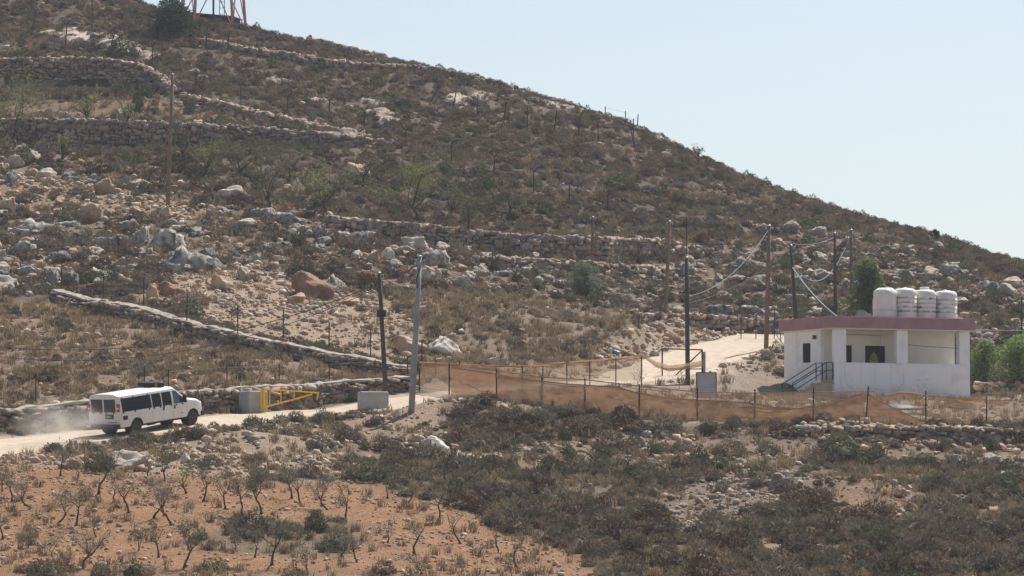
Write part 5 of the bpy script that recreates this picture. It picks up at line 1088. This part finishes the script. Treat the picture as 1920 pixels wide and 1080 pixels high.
bD = lambda u_: np.interp(u_, [f_[0] for f_ in FB], [p[1] for p in bb_])
net('thin_netting', [(790, 682), (850, 684), (930, 688), (980, 688), (1063, 681), (1106, 678), (1155, 674), (1205, 666)], [(790, 708), (980, 714), (1106, 714), (1205, 716)], M['net_thin'], f2, bD, .05, 31)
tl_ = [(786, 680), (850, 683), (930, 688), (980, 687), (1063, 680), (1106, 677), (1155, 673), (1205, 666), (1230, 680), (1255, 688), (1285, 684), (1318, 678)]
net('rolled_netting', [(u_, v_ - 2) for u_, v_ in tl_], [(u_, v_ + (3 if u_ < 1206 else 9)) for u_, v_ in tl_], M['net'], f2, bD, -.06, 35, nv=5, nu=110, amp=.12)

# posts of wire fences
def wire_fence(name, posts, label, r0=.035, ytop=False, wires=(.2, .9), D=None, grp='wire fences'):
    B = [at(ub, vb) for ub, vb, ut, vt in posts]; f = empty('wire_fence', B[0]); tag(f, label, 'fence', grp); c = np.array(f.location); Tt = []
    for (ub, vb, ut, vt), p in zip(posts, B):
        q = P3(ut, vt, p[1]); mb = MB().tube([p - c - [0, 0, .3], q - c], r0, 5)
        if ytop: 
            e_ = q - c - [0, 0, .0]
            mb.tube([e_, e_ + [.30, 0, .32]], r0 * .8, 5).tube([e_, e_ + [-.30, 0, .32]], r0 * .8, 5)
        mb.build('post', M['iron'], f); Tt.append(q)
    w_ = MB()
    for k in wires: w_.tube([p + (q - p) * k - c for p, q in zip(B, Tt)], .007, 4)
    if w_.n: w_.build('wire', M['wire'], f)
wire_fence('w', [(113, 549, 115, 493), (192, 574, 193, 512), (268, 582, 269, 520), (349, 608, 351, 550), (445, 630, 445, 573), (530, 646, 531, 583), (616, 662, 617, 605), (694, 680, 695, 617), (791, 696, 791, 637)], 'wire fence of thin rusty posts along the slanting coped wall')
wire_fence('r', [(66, 760, 66, 700), (270, 740, 270, 690), (315, 735, 315, 693), (425, 726, 425, 685), (523, 722, 523, 683), (617, 717, 617, 680), (703, 712, 703, 674), (764, 706, 764, 668)], 'wire fence of thin posts behind the roadside wall', .03)
wire_fence('y', [(57, 62, 66, 20), (121, 92, 124, 45), (172, 56, 172, -10), (201, 106, 212, 66), (285, 123, 285, 84), (367, 176, 367, 130), (451, 197, 451, 158), (539, 211, 539, 180), (616, 215, 618, 188), (683, 243, 683, 208), (761, 274, 761, 245), (846, 311, 847, 270), (926, 334, 927, 293), (1001, 361, 1001, 322), (1067, 386, 1068, 345), (1140, 404, 1140, 366)], 'old fence of fork-topped iron posts running down the hillside', .045, True)
wire_fence('q', [(800, 198, 820, 166), (847, 208, 855, 171), (894, 221, 896, 176), (943, 233, 949, 191), (989, 248, 989, 200), (1038, 249, 1044, 206), (1084, 259, 1087, 220), (1123, 268, 1121, 228), (1192, 277, 1182, 236)], 'old fence of leaning iron posts below the skyline', .045)
wire_fence('s', [(1135, 213, 1135, 199), (1173, 234, 1173, 208), (1188, 262, 1188, 222), (1194, 240, 1197, 214)], 'cluster of iron posts on the shoulder of the hill', .04)
wire_fence('t', [(345, 84, 347, 62), (384, 92, 388, 50), (424, 99, 430, 58)], 'three dark posts below the lattice tower', .045)
wire_fence('l', [(833, 914, 833, 888), (977, 980, 976, 938)], 'two short black posts in the scrub beside the olive grove', .05, wires=())
wire_fence('i', [(1390, 636, 1390, 600), (1418, 636, 1418, 590), (1452, 636, 1453, 580), (1464, 640, 1465, 600), (1345, 622, 1345, 598)], 'dark iron fence beside the upper gravel road', .03, wires=(.3, .95))
# steel gate frame at the gravel bend
g0 = P3(1242, 726, 228.5); g0[2] = float(H(g0[0], g0[1])); g1 = P3(1318, 722, 229.5); gt = empty('field_gate', g0); tag(gt, 'open black steel gate frame with a diagonal brace at the gravel bend', 'gate'); c = np.array(gt.location)
a_ = P3(1242, 726, 228.5) - c; b_2 = P3(1242, 654, 228.5) - c; c_ = P3(1317, 656, 229.3) - c; d_ = P3(1317, 722, 229.3) - c
MB().tube([a_, b_2], .045, 6).tube([c_, d_], .045, 6).tube([b_2, c_], .04, 6).tube([P3(1242, 692, 228.5) - c, P3(1317, 692, 229.3) - c], .03, 6).build('frame', M['black_steel'], gt)
MB().tube([P3(1246, 724, 228.4) - c, P3(1316, 658, 229.2) - c], .035, 6).build('brace', M['black_steel'], gt)
MB().tube([P3(1320, 724, 229.6) - c, P3(1320, 660, 229.6) - c], .10, 8).build('gate_post', M['pole_metal'], gt)
# grey sign board seen from behind the fence
sp_ = P3(1325, 762, 219.5); sp_[2] = float(H(sp_[0], sp_[1])); sb = empty('metal_board', sp_, .1); tag(sb, 'grey metal board in a dark frame behind the net fence', 'board')
hb_ = 1.42
MB().box(-.48, .48, -.03, .03, .12, hb_).build('sheet', material('grey_sheet', (.42, .44, .47), (.36, .38, .41), scale=1.5, rough=.6), sb)
MB().box(-.53, -.483, -.045, .045, -.2, hb_ + .05).box(.483, .53, -.045, .045, -.2, hb_ + .05).box(-.483, .483, -.045, .045, hb_ + .003, hb_ + .05).build('frame', M['pole_dark'], sb)
# yellow barrier and concrete blocks
M['yellow'] = material('yellow_paint', (.85, .50, .015), (.72, .42, .02), scale=3, rough=.55)
def block(u_, v_, rz, L, W_, h, label):
    p = at(u_, v_); p[2] -= .08; t = empty('concrete_block', p, rz); tag(t, label, 'block', 'concrete blocks')
    o = MB().box(-L / 2, L / 2, -W_ / 2, W_ / 2, 0, h).build('body', M['concrete'], t); bevel(o, .10, 3)
    MB().box(-L / 2 + .1, -L / 2 + .3, -W_ / 2 - .004, -W_ / 2 + .1, -.06, .05).box(L / 2 - .3, L / 2 - .1, -W_ / 2 - .004, -W_ / 2 + .1, -.06, .05).build('foot', M['concrete'], t); return p
bp1 = block(474, 774, math.radians(38), 1.15, 1.0, 1.15, 'concrete block carrying the yellow barrier')
block(699, 768, math.radians(12), 1.45, .8, .95, 'concrete block at the far side of the road, left of the grey pole')
by = P3(490, 776, bp1[1] + .1); bar = empty('road_barrier', by); tag(bar, 'yellow steel swing barrier of welded tubes standing open', 'barrier'); c = np.array(bar.location); BD = bp1[1] - .55
Q = lambda u_, v_, k=0: P3(u_, v_, BD + k) - c
MB().tube([Q(490, 774), Q(490, 731)], .055, 8).tube([Q(494, 772), Q(494, 731)], .06, 8).build('post', M['yellow'], bar)
MB().tube([Q(494, 731), Q(545, 733, .5), Q(597, 737, 1)], .035, 6).build('top_rail', M['yellow'], bar)
MB().tube([Q(494, 764), Q(540, 752, .5), Q(585, 739, .9)], .045, 6).build('lower_rail', M['yellow'], bar)
for u_, va, vb_ in ((505, 731, 761), (526, 732, 755), (551, 733, 748)): MB().tube([Q(u_, va, (u_ - 494) / 100), Q(u_, vb_, (u_ - 494) / 100)], .035, 6).build('strut', M['yellow'], bar)
MB().tube([Q(595, 736, 1), Q(594, 750, 1), Q(597, 740, 1)], .03, 6).build('latch', M['yellow'], bar)

# ------------------------------------------------------------------ lattice tower and shed on the top
M['tower'] = material('faded_red_paint', (.50, .26, .21), (.42, .22, .18), scale=2, rough=.7)
A4 = [P3(363, 46, 343), P3(461, 58, 341.5), P3(436, 50, 346.5), P3(338, 38, 348)]
for p in A4: p[2] = min(p[2], float(H(p[0], p[1])))
tw = empty('lattice_tower', A4[0]); tag(tw, 'faded red steel lattice tower cut off by the top edge', 'tower'); c = np.array(tw.location); ctr = sum(A4) / 4; TH = 22.0
lv = lambda p, f: p + (ctr + [0, 0, 0] - p) * f * .62 * np.array([1, 1, 0]) + np.array([0, 0, TH * f])
for p in A4: MB().tube([lv(p, 0) - c - [0, 0, .4], lv(p, 1) - c], [.125, .07], 8).build('leg', M['tower'], tw)
for i in range(4):
    p, q = A4[i], A4[(i + 1) % 4]
    for k in range(5):
        f0, f1 = k / 5, (k + 1) / 5; mid = (lv(p, f1) + lv(q, f1)) / 2
        MB().tube([lv(p, f0) - c, mid - c], .05, 5).tube([lv(q, f0) - c, mid - c], .05, 5).tube([lv(p, f1) - c, lv(q, f1) - c], .045, 5).build('brace', M['tower'], tw)
ladder = MB().tube([ctr - c, ctr - c + [0, 0, TH]], .09, 6).tube([ctr - c + [.5, 0, 0], ctr - c + [.4, 0, TH]], .03, 5).tube([ctr - c + [.9, 0, 0], ctr - c + [.8, 0, TH]], .03, 5)
for k in range(44): ladder.tube([ctr - c + [.45, 0, k * .5], ctr - c + [.85, 0, k * .5]], .02, 4)
ladder.build('cable_ladder', M['iron'], tw)
s0 = P3(400, 45, 350); s0[2] = float(H(s0[0], s0[1])); sh_ = empty('tower_shed', s0, -.25); tag(sh_, 'low dark shed behind the lattice tower', 'shed')
MB().box(-2.1, 1.9, -1.2, 1.2, -.8, .45).build('wall', material('dark_sheet', (.05, .055, .06), rough=.7), sh_)
MB().add([(-2.3, -1.35, .85), (2.1, -1.35, .42), (2.1, 1.35, .42), (-2.3, 1.35, .85), (-2.3, -1.35, .98), (2.1, -1.35, .5), (2.1, 1.35, .5), (-2.3, 1.35, .98)], [(0, 3, 2, 1), (4, 5, 6, 7), (0, 1, 5, 4), (1, 2, 6, 5), (2, 3, 7, 6), (3, 0, 4, 7)]).build('roof', material('dark_roof', (.07, .075, .08), rough=.6), sh_)

# ------------------------------------------------------------------ trees
M['lime_leaf'] = material('light_green_leaves', (.26, .33, .12), (.16, .22, .08), scale=3, trans=.45)
M['bright_leaf'] = material('bright_green_leaves', (.17, .225, .08), (.10, .14, .05), scale=3, trans=.4)
def branch(r, p, d_, L, n, curl=.25, up=.1):
    P = [np.array(p, float)]; d_ = np.array(d_, float); d_ /= np.linalg.norm(d_)
    for i in range(n):
        d_ = d_ + r.normal(size=3) * curl + [0, 0, up]; d_ /= np.linalg.norm(d_); P.append(P[-1] + d_ * L / n)
    return np.array(P), d_
def tree_parts(seed, h, trunk, r0, lean=0., forks=3, spread=.8, leaves=400, ls=.085, droop=0., twig=4, crown_r=None, base=1.6):
    r = np.random.default_rng(seed); wood = MB(); Lc = []; Ld = []
    n = 6; tp = [np.zeros(3)]; d_ = np.array([lean * .8 + r.normal() * .2, r.normal() * .2, 1.])
    for i in range(n):
        d_ = d_ + r.normal(size=3) * .28 + [lean * .12, 0, .25]; d_ /= np.linalg.norm(d_); tp.append(tp[-1] + d_ * trunk / n)
    tp = np.array(tp); tp[0] -= [0, 0, .15]
    wood.tube(tp, np.array([r0 * base, r0 * 1.15, r0, r0 * .95, r0 * .9, r0 * .85, r0 * .7]), 7)
    for k in range(forks):
        a = k * 6.283 / forks + r.uniform(-.5, .5); L = (h - trunk) * r.uniform(.75, 1.15)
        P, e = branch(r, tp[-1 - (k % 2)], (math.cos(a) * spread, math.sin(a) * spread, 1.), L, 5, .22, .12)
        wood.tube(P, np.linspace(r0 * .5, r0 * .12, len(P)), 5)
        for j in range(twig):
            q = P[int(r.integers(2, len(P)))]; a2 = r.uniform(0, 6.283); T_, e2 = branch(r, q, (math.cos(a2) * spread * 1.1, math.sin(a2) * spread * 1.1, .7), L * r.uniform(.35, .65), 4, .25, .05 - droop)
            wood.tube(T_, np.linspace(r0 * .16, r0 * .05, len(T_)), 3)
            m_ = max(1, int(leaves / (forks * twig))); t = r.uniform(.15, 1.08, m_); i0 = np.clip((t * 4).astype(int), 0, 3); fr_ = (t * 4 - i0)[:, None]
            pts = T_[i0] * (1 - fr_) + T_[np.clip(i0 + 1, 0, 4)] * fr_ + r.normal(size=(m_, 3)) * .10 * max(1, L * .9)
            Lc.append(pts); Ld.append(r.normal(size=(m_, 3)) + [0, 0, .4 - droop * 3])
    Lc = np.concatenate(Lc); Ld = np.concatenate(Ld); s_ = ls * r.uniform(.6, 1.4, len(Lc)); LV, LF = quads(Lc, Ld, s_, s_ * .45, r)
    return wood, LV, LF
def plant_tree(name, label, cat, grp, u_, v_, hpx, seed, m='olive', lean=0., trunk=.42, r0=.055, forks=3, spread=.75, leaves=420, ls=.085, droop=0., twig=4, dD=0., base=1.6, scale=1.):
    p = at(u_, min(v_, 1085)); h = hpx * p[1] / F * scale; wood, LV, LF = tree_parts(seed, h, h * trunk, r0, lean, forks, spread, leaves, ls, droop, twig, base=base)
    t = empty(name, p); tag(t, label, cat, grp); wood.build('trunk', M['bark'], t, True); obj('crown', LV, LF, M[m], t); return t
OL = [ # foot u, v, height px, lean, leaves, material, trunk share, spread, words
 (3, 1012, 62, .35, 70, 'olive', .6, .8, 'bare leaning olive cut by the left edge'), (22, 942, 74, .05, 330, 'olive', .5, .6, 'upright thin olive near the left edge'), (57, 957, 80, -.4, 300, 'olive', .5, .8, 'olive leaning left near the left edge'), (4, 922, 50, 0, 120, 'olive', .5, .6, 'small olive at the very left edge'), (112, 893, 66, -.25, 180, 'olive', .5, .7, 'sparse olive curving left below the road bank'), (143, 906, 40, 0, 60, 'olive', .6, .6, 'short nearly bare olive left of the tall green one'),
 (184, 928, 108, -.12, 700, 'olive_dense', .55, .8, 'tall olive with a green crown below the van'), (107, 984, 86, .2, 420, 'olive', .42, .7, 'olive with a grey crown, left of a forked one'), (141, 987, 92, -.05, 320, 'olive', .5, .8, 'slim forked olive with a grey crown'), (212, 944, 62, .05, 90, 'olive', .4, 1.0, 'small nearly bare olive right of the tall green one'), (241, 962, 82, -.2, 330, 'olive', .5, .9, 'olive with a wide sparse crown and curved trunk'), (276, 895, 56, .0, 130, 'olive', .4, .9, 'sparse little olive in front of the grey slab'),
 (308, 903, 74, 0, 560, 'olive_dense', .35, .7, 'bushy dark olive right of the grey slab'), (287, 972, 84, .35, 400, 'olive', .45, .7, 'olive leaning right beside the S-shaped one'), (320, 986, 96, -.2, 380, 'olive', .48, .9, 'S-shaped olive with a drooping side branch'), (349, 926, 78, -.05, 240, 'fresh_leaf', .4, .7, 'yellowish upright olive between two grey ones'), (380, 941, 82, .0, 250, 'olive', .45, .8, 'olive with a rounded sparse crown near the barrier side'), (421, 956, 82, -.1, 260, 'olive', .45, 1.0, 'olive with a fan of bare branches'), (453, 968, 88, .1, 330, 'olive', .5, .6, 'slim olive left of the densest crown'), (489, 965, 96, -.05, 950, 'olive_dense', .45, .9, 'olive with the densest umbrella-shaped green crown'),
 (546, 936, 84, .1, 260, 'olive', .45, .8, 'olive beside a taller leaning twin'), (568, 950, 98, -.35, 300, 'olive', .5, .8, 'taller leaning olive with a shadow round its foot'), (618, 958, 82, -.05, 420, 'olive', .45, .8, 'olive with a soft grey crown above the weedy patch'), (648, 980, 84, .05, 120, 'olive', .55, .9, 'bare forked olive right of the weedy patch'), (726, 936, 56, -.05, 40, 'olive', .6, .6, 'short bare olive at the top edge of the grove'), (768, 949, 46, -.2, 90, 'olive', .5, .7, 'stubby leaning olive at the top edge of the grove'), (822, 980, 84, .1, 150, 'olive', .5, .8, 'bent olive at the right corner of the grove'),
 (151, 1064, 112, .3, 300, 'olive', .4, .9, 'tall forked olive in the lowest row, left'), (179, 1008, 44, .05, 50, 'olive', .5, .7, 'tiny bare olive above the lowest row'), (52, 1028, 50, 0, 220, 'olive', .1, .8, 'clump of thin olive shoots at the left'), (97, 1040, 42, -.3, 200, 'olive', .12, 1.1, 'wide clump of grey shoots left of the forked olive'), (259, 1035, 46, 0, 260, 'olive_dense', .15, .5, 'dense upright olive sapling'), (297, 1046, 66, -.4, 60, 'olive', .6, .9, 'bare olive leaning left above its shadow'), (345, 1064, 98, .1, 560, 'olive_dense', .5, .7, 'tall olive with a bushy crown in the lowest row'), (440, 1030, 40, 0, 190, 'olive', .15, .6, 'small grey sapling in the weedy patch'), (478, 1046, 56, .05, 90, 'olive', .5, .6, 'short olive in front of the weedy patch'), (509, 1061, 108, .0, 520, 'olive_dense', .5, .8, 'tall straight olive in front of the weedy patch'),
 (640, 1046, 52, .0, 90, 'olive', .5, .6, 'short olive right of the weedy patch'), (669, 1056, 66, .15, 70, 'olive', .5, .6, 'bare upright olive at the right of the lowest row'), (727, 1021, 56, .2, 110, 'olive', .25, .9, 'spray of bare olive shoots'), (777, 1041, 96, .05, 130, 'olive', .55, .9, 'tall bare twiggy olive in the right half of the grove'), (864, 1021, 74, .0, 60, 'olive', .55, .6, 'bare olive with stubby branches'), (936, 1038, 56, .1, 20, 'olive', .75, .4, 'olive stump with hardly a twig'), (968, 1064, 72, .0, 120, 'olive', .4, .8, 'wispy olive at the lower right edge of the grove'), (575, 1072, 52, .0, 240, 'olive_dense', .15, .7, 'leafy olive sapling at the bottom edge'), (120, 878, 30, 0, 120, 'olive', .2, .8, 'low grey sapling under the road bank'), (790, 1078, 40, 0, 220, 'olive_dense', .12, .9, 'low green sapling at the bottom edge'), (960, 1082, 40, 0, 260, 'olive_dense', .12, .9, 'green sapling at the bottom right of the grove')]
for i, (u_, v_, hp_, ln, nl, m_, tk, spd, lb) in enumerate(OL):
    plant_tree('olive_tree', lb, 'olive tree', 'olive trees in the grove', u_, v_, hp_ * .86, 500 + i, m_, ln, tk * .88, .040 * (hp_ / 80) ** .5, 3 if nl < 300 else 4, spd, int(nl * 1.6 + 40), .072, 0., 6, base=2.6)
WT_ = [ # wispy trees on the hillside
 (780, 418, 122, 2000, 'fresh_leaf', 'leafy yellow-green tree with a dark trunk above the middle wall'), (500, 396, 100, 900, 'sage', 'bare spreading grey tree left of the yellow-green ones'), (612, 402, 84, 900, 'fresh_leaf', 'small yellow-green tree with a forked trunk above the boulders'), (385, 330, 62, 700, 'fresh_leaf', 'small pale green tree beside the brown hillside pole'), (20, 285, 130, 2200, 'fresh_leaf', 'yellow-green tree at the left edge against the terrace wall'), (165, 232, 50, 700, 'fresh_leaf', 'low yellow-green tree on the terrace between the walls'), (235, 240, 46, 600, 'fresh_leaf', 'yellow-green tree under the bare rock face'), (115, 300, 46, 600, 'fresh_leaf', 'yellow-green bush tree at the foot of the second wall'), (450, 340, 70, 500, 'sage', 'thin grey tree below the second wall'), (680, 350, 60, 500, 'sage', 'wispy grey tree beside the tan rock heap'), (880, 440, 60, 350, 'sage', 'nearly bare tree behind the middle wall'), (955, 410, 56, 300, 'sage', 'bare small tree on the slope above the middle wall'), (262, 14, 34, 500, 'sage', 'wispy tree on the skyline left of the dark round tree'), (540, 345, 70, 500, 'sage', 'thin grey tree between two leafier ones'), (345, 300, 50, 350, 'green', 'green sapling at the foot of the second wall'), (845, 405, 60, 400, 'sage', 'grey twiggy tree right of the leafy yellow-green one'), (1310, 285, 20, 150, 'sage', 'tiny bush on the skyline at the hill shoulder')]
for i, (u_, v_, hp_, nl, m_, lb) in enumerate(WT_): plant_tree('hill_tree', lb, 'tree', 'sparse trees on the hillside', u_, v_, hp_, 800 + i, m_, (.2 if i % 2 else -.15), .28, .10, 5, .75, nl, .13, 0., 6)
def lumps(seed, cs, n, ls):
    r = np.random.default_rng(seed); P = []; D_ = []
    for (x, y, z, rx, ry, rz_), k in zip(cs, n):
        d_ = r.normal(size=(k, 3)); d_ /= np.linalg.norm(d_, axis=1)[:, None]; q = d_ * (.45 + .6 * r.random((k, 1)) ** .5) * (1 + 1.4 * n3(d_ + [x, y, z], .45, seed))[:, None]; P.append(q * [rx, ry, rz_] + [x, y, z]); D_.append(d_ + r.normal(size=(k, 3)) * .8)
    P = np.concatenate(P); D_ = np.concatenate(D_); s_ = ls * r.uniform(.6, 1.5, len(P)); return quads(P, D_, s_, s_ * .5, r)
def dense_tree(label, u_, v_, wpx, hpx, seed, m, ls=.16, nl=3600, trunk=.2, lum=9, dy=0, cat='tree', name='dense_tree', taper=.5):
    p = at(u_, v_); s = p[1] / F; W_, h = wpx * s, hpx * s; r = np.random.default_rng(seed); t = empty(name, (p[0], p[1] + dy, float(H(p[0], p[1] + dy)))); tag(t, label, cat, 'dense green trees and bushes')
    cs = []
    for k in range(lum):
        f = (k + .5) / lum; zz = h * (trunk + (1 - trunk) * (.12 + .78 * f)); rad = W_ * .5 * (1 - taper * f) ; a = r.uniform(0, 6.28); o = rad * .5 * r.random(); cs.append((o * math.cos(a), o * math.sin(a), zz, rad * r.uniform(.5, .75), rad * r.uniform(.5, .75), h * .2 * r.uniform(.8, 1.3)))
    LV, LF = lumps(seed, cs, [nl // lum] * lum, ls); wd = MB(); wd.tube([(0, 0, -.3), (.05, 0, h * .3), (0, .05, h * .6), (.03, 0, h * .85)], [.14, .11, .08, .03], 7)
    for k in range(0, lum, 2): wd.tube([(0, 0, cs[k][2] * .6), cs[k][:3]], [.05, .02], 5)
    wd.build('trunk', M['bark'], t); obj('crown', LV, LF, M[m], t); return t
dense_tree('round dark green tree beside the lattice tower on the skyline', 320, 66, 92, 68, 61, 'dark_leaf', .17, 7000, .02, 18, taper=.25)
dense_tree('tall green tree growing behind the left of the water tanks', 1628, 600, 100, 112, 62, 'bright_leaf', .17, 5200, .05, 14, taper=.45)
dense_tree('green bush tree just right of the white house', 1845, 716, 62, 78, 63, 'lime_leaf', .13, 3600, .02, 12, taper=.25)
dense_tree('wider green bush tree at the right edge beside the house', 1910, 722, 100, 90, 64, 'lime_leaf', .13, 5200, .02, 14, taper=.25)
dense_tree('silvery green shrub tree above the dry field', 1100, 556, 92, 62, 65, 'silver_leaf', .13, 3000, .02, 9, cat='bush', name='dense_bush')
dense_tree('small dark bush on the skyline beside the crest wall', 578, 74, 24, 16, 66, 'dark_leaf', .12, 700, .02, 6, cat='bush', name='dense_bush')
dense_tree('small dark bush on the right skyline', 1757, 448, 26, 18, 67, 'dark_leaf', .12, 600, .02, 6, cat='bush', name='dense_bush')
# weeds by the fence and the house wall
for i, (u_, v_, hp_, nl, lb) in enumerate([(940, 700, 26, 160, 'green weed behind the net fence near its left end'), (1030, 706, 22, 140, 'green weed behind the net fence, middle'), (1070, 712, 22, 140, 'green weed right of the middle one behind the fence'), (1197, 722, 28, 160, 'green weed at a fence post near the gravel bend'), (1275, 730, 46, 200, 'tall thin weed left of the grey metal board'), (1592, 760, 30, 120, 'pale weed against the house wall'), (1725, 792, 70, 160, 'thin dry sapling behind the torn net'), (1720, 748, 34, 160, 'grey weed at the foot of the house wall'), (1805, 748, 30, 140, 'weed at the right corner of the house'), (1830, 790, 46, 60, 'bare thorn bush behind the torn net')]):
    plant_tree('weed', lb, 'weed', 'weeds along the fence', u_, v_, hp_, 900 + i, 'silver_leaf' if i < 5 else 'olive', .1 * (i % 3 - 1), .15, .018, 4, .6, nl, .075, 0., 3)

# ------------------------------------------------------------------ small things
tp_ = at(1153, 664); r = np.random.default_rng(5); V, Fc = ico(3); V = V * (1 + 2.2 * n3(V, .4, 3)[:, None]) * [.26, .22, .13] + [0, 0, .07]
o = obj('plastic_bag', V, Fc, material('blue_plastic', (.02, .20, .34), (.12, .34, .44), scale=4, rough=.4), None, False, tuple(tp_)); tag(o, 'crumpled blue plastic bag on the pale rubble heap', 'bag')
p = at(1690, 768); V = []
for i in range(13):
    for j in range(6): V.append((-1.25 + i * .2, -.35 + j * .14, .04 + .34 * math.exp(-((j - 4.2) / 1.6) ** 2) * (.6 + .5 * vn(i * .6, j * .7, 2)) * math.sin(math.pi * min(1, (i + .8) / 12.5))))
o = obj('tarpaulin', V, [(i * 6 + j, (i + 1) * 6 + j, (i + 1) * 6 + j + 1, i * 6 + j + 1) for i in range(12) for j in range(5)], material('blue_tarp', (.10, .17, .26), (.16, .24, .32), scale=3, rough=.5), None, True, tuple(p)); tag(o, 'dark blue tarpaulin on the ground before the house wall', 'tarpaulin'); sd = o.modifiers.new('solid', 'SOLIDIFY'); sd.thickness = .02
p = at(1700, 778); o = MB().box(-1.4, 1.4, -.12, .12, -.02, .09).build('kerb_stone', M['concrete'], None, False, tuple(p)); bevel(o, .02); tag(o, 'pale concrete kerb lying before the tarpaulin', 'kerb')
p = at(1463, 766); V, Fc = rock_shape(77, 3, 9, .12); o = obj('boulder', V * [.26, .2, .16], Fc, M['rock'], None, False, tuple(p)); tag(o, 'small dark rock in the yard left of the stairs', 'boulder', 'boulders on the slope')

# ------------------------------------------------------------------ dust behind the van
def volume(name, col, dens_nodes):
    m = bpy.data.materials.new(name); m.use_nodes = True; nn = m.node_tree.nodes; nn.remove(nn['Principled BSDF']); pv = nn.new('ShaderNodeVolumePrincipled'); pv.inputs['Color'].default_value = tuple(col) + (1,); pv.inputs['Anisotropy'].default_value = .2
    m.node_tree.links.new(pv.outputs[0], nn['Material Output'].inputs['Volume']); dens_nodes(m, pv); return m
def dust_density(m, pv):
    nn = m.node_tree.nodes; L = m.node_tree.links; tc = nn.new('ShaderNodeTexCoord'); nz = nn.new('ShaderNodeTexNoise'); nz.inputs['Scale'].default_value = 2.2; nz.inputs['Detail'].default_value = 4; L.new(tc.outputs['Object'], nz.inputs['Vector'])
    ln = nn.new('ShaderNodeVectorMath'); ln.operation = 'LENGTH'; L.new(tc.outputs['Object'], ln.inputs[0])
    fo = nn.new('ShaderNodeMapRange'); fo.inputs[1].default_value = 1.0; fo.inputs[2].default_value = .25; L.new(ln.outputs['Value'], fo.inputs[0])
    mr = nn.new('ShaderNodeMapRange'); mr.inputs[1].default_value = .38; mr.inputs[2].default_value = .68; L.new(nz.outputs['Fac'], mr.inputs[0])
    mu = nn.new('ShaderNodeMath'); mu.operation = 'MULTIPLY'; L.new(fo.outputs[0], mu.inputs[0]); L.new(mr.outputs[0], mu.inputs[1])
    m2 = nn.new('ShaderNodeMath'); m2.operation = 'MULTIPLY'; m2.inputs[1].default_value = .5; L.new(mu.outputs[0], m2.inputs[0]); L.new(m2.outputs[0], pv.inputs['Density'])
q = ax0 - fw * 4.0; V, Fc = ico(3)
dust = obj('dust_cloud', V, Fc, volume('road_dust', (.94, .87, .79), dust_density), None, True, (q[0], q[1], float(H(q[0], q[1])) + .7)); dust.scale = (3.3, 1.9, 1.5); dust.rotation_euler = (0, 0, VH); tag(dust, 'cloud of pale dust thrown up behind the van', 'dust', kind='stuff')

# ------------------------------------------------------------------ haze
def haze_density(m, pv): pv.inputs['Density'].default_value = .00015; pv.inputs['Anisotropy'].default_value = .3
hzm = volume('thin_haze', (.80, .88, 1.0), haze_density)
lo = float(TZ.min()) - 1.5
HB = MB().box(float(ax[0]) - 5, float(ax[-1]) + 5, float(ay[0]) - 5, float(ay[-1]) + 5, lo, 72.0).build('haze', hzm); tag(HB, 'thin pale haze over the hillside', 'haze', kind='stuff')
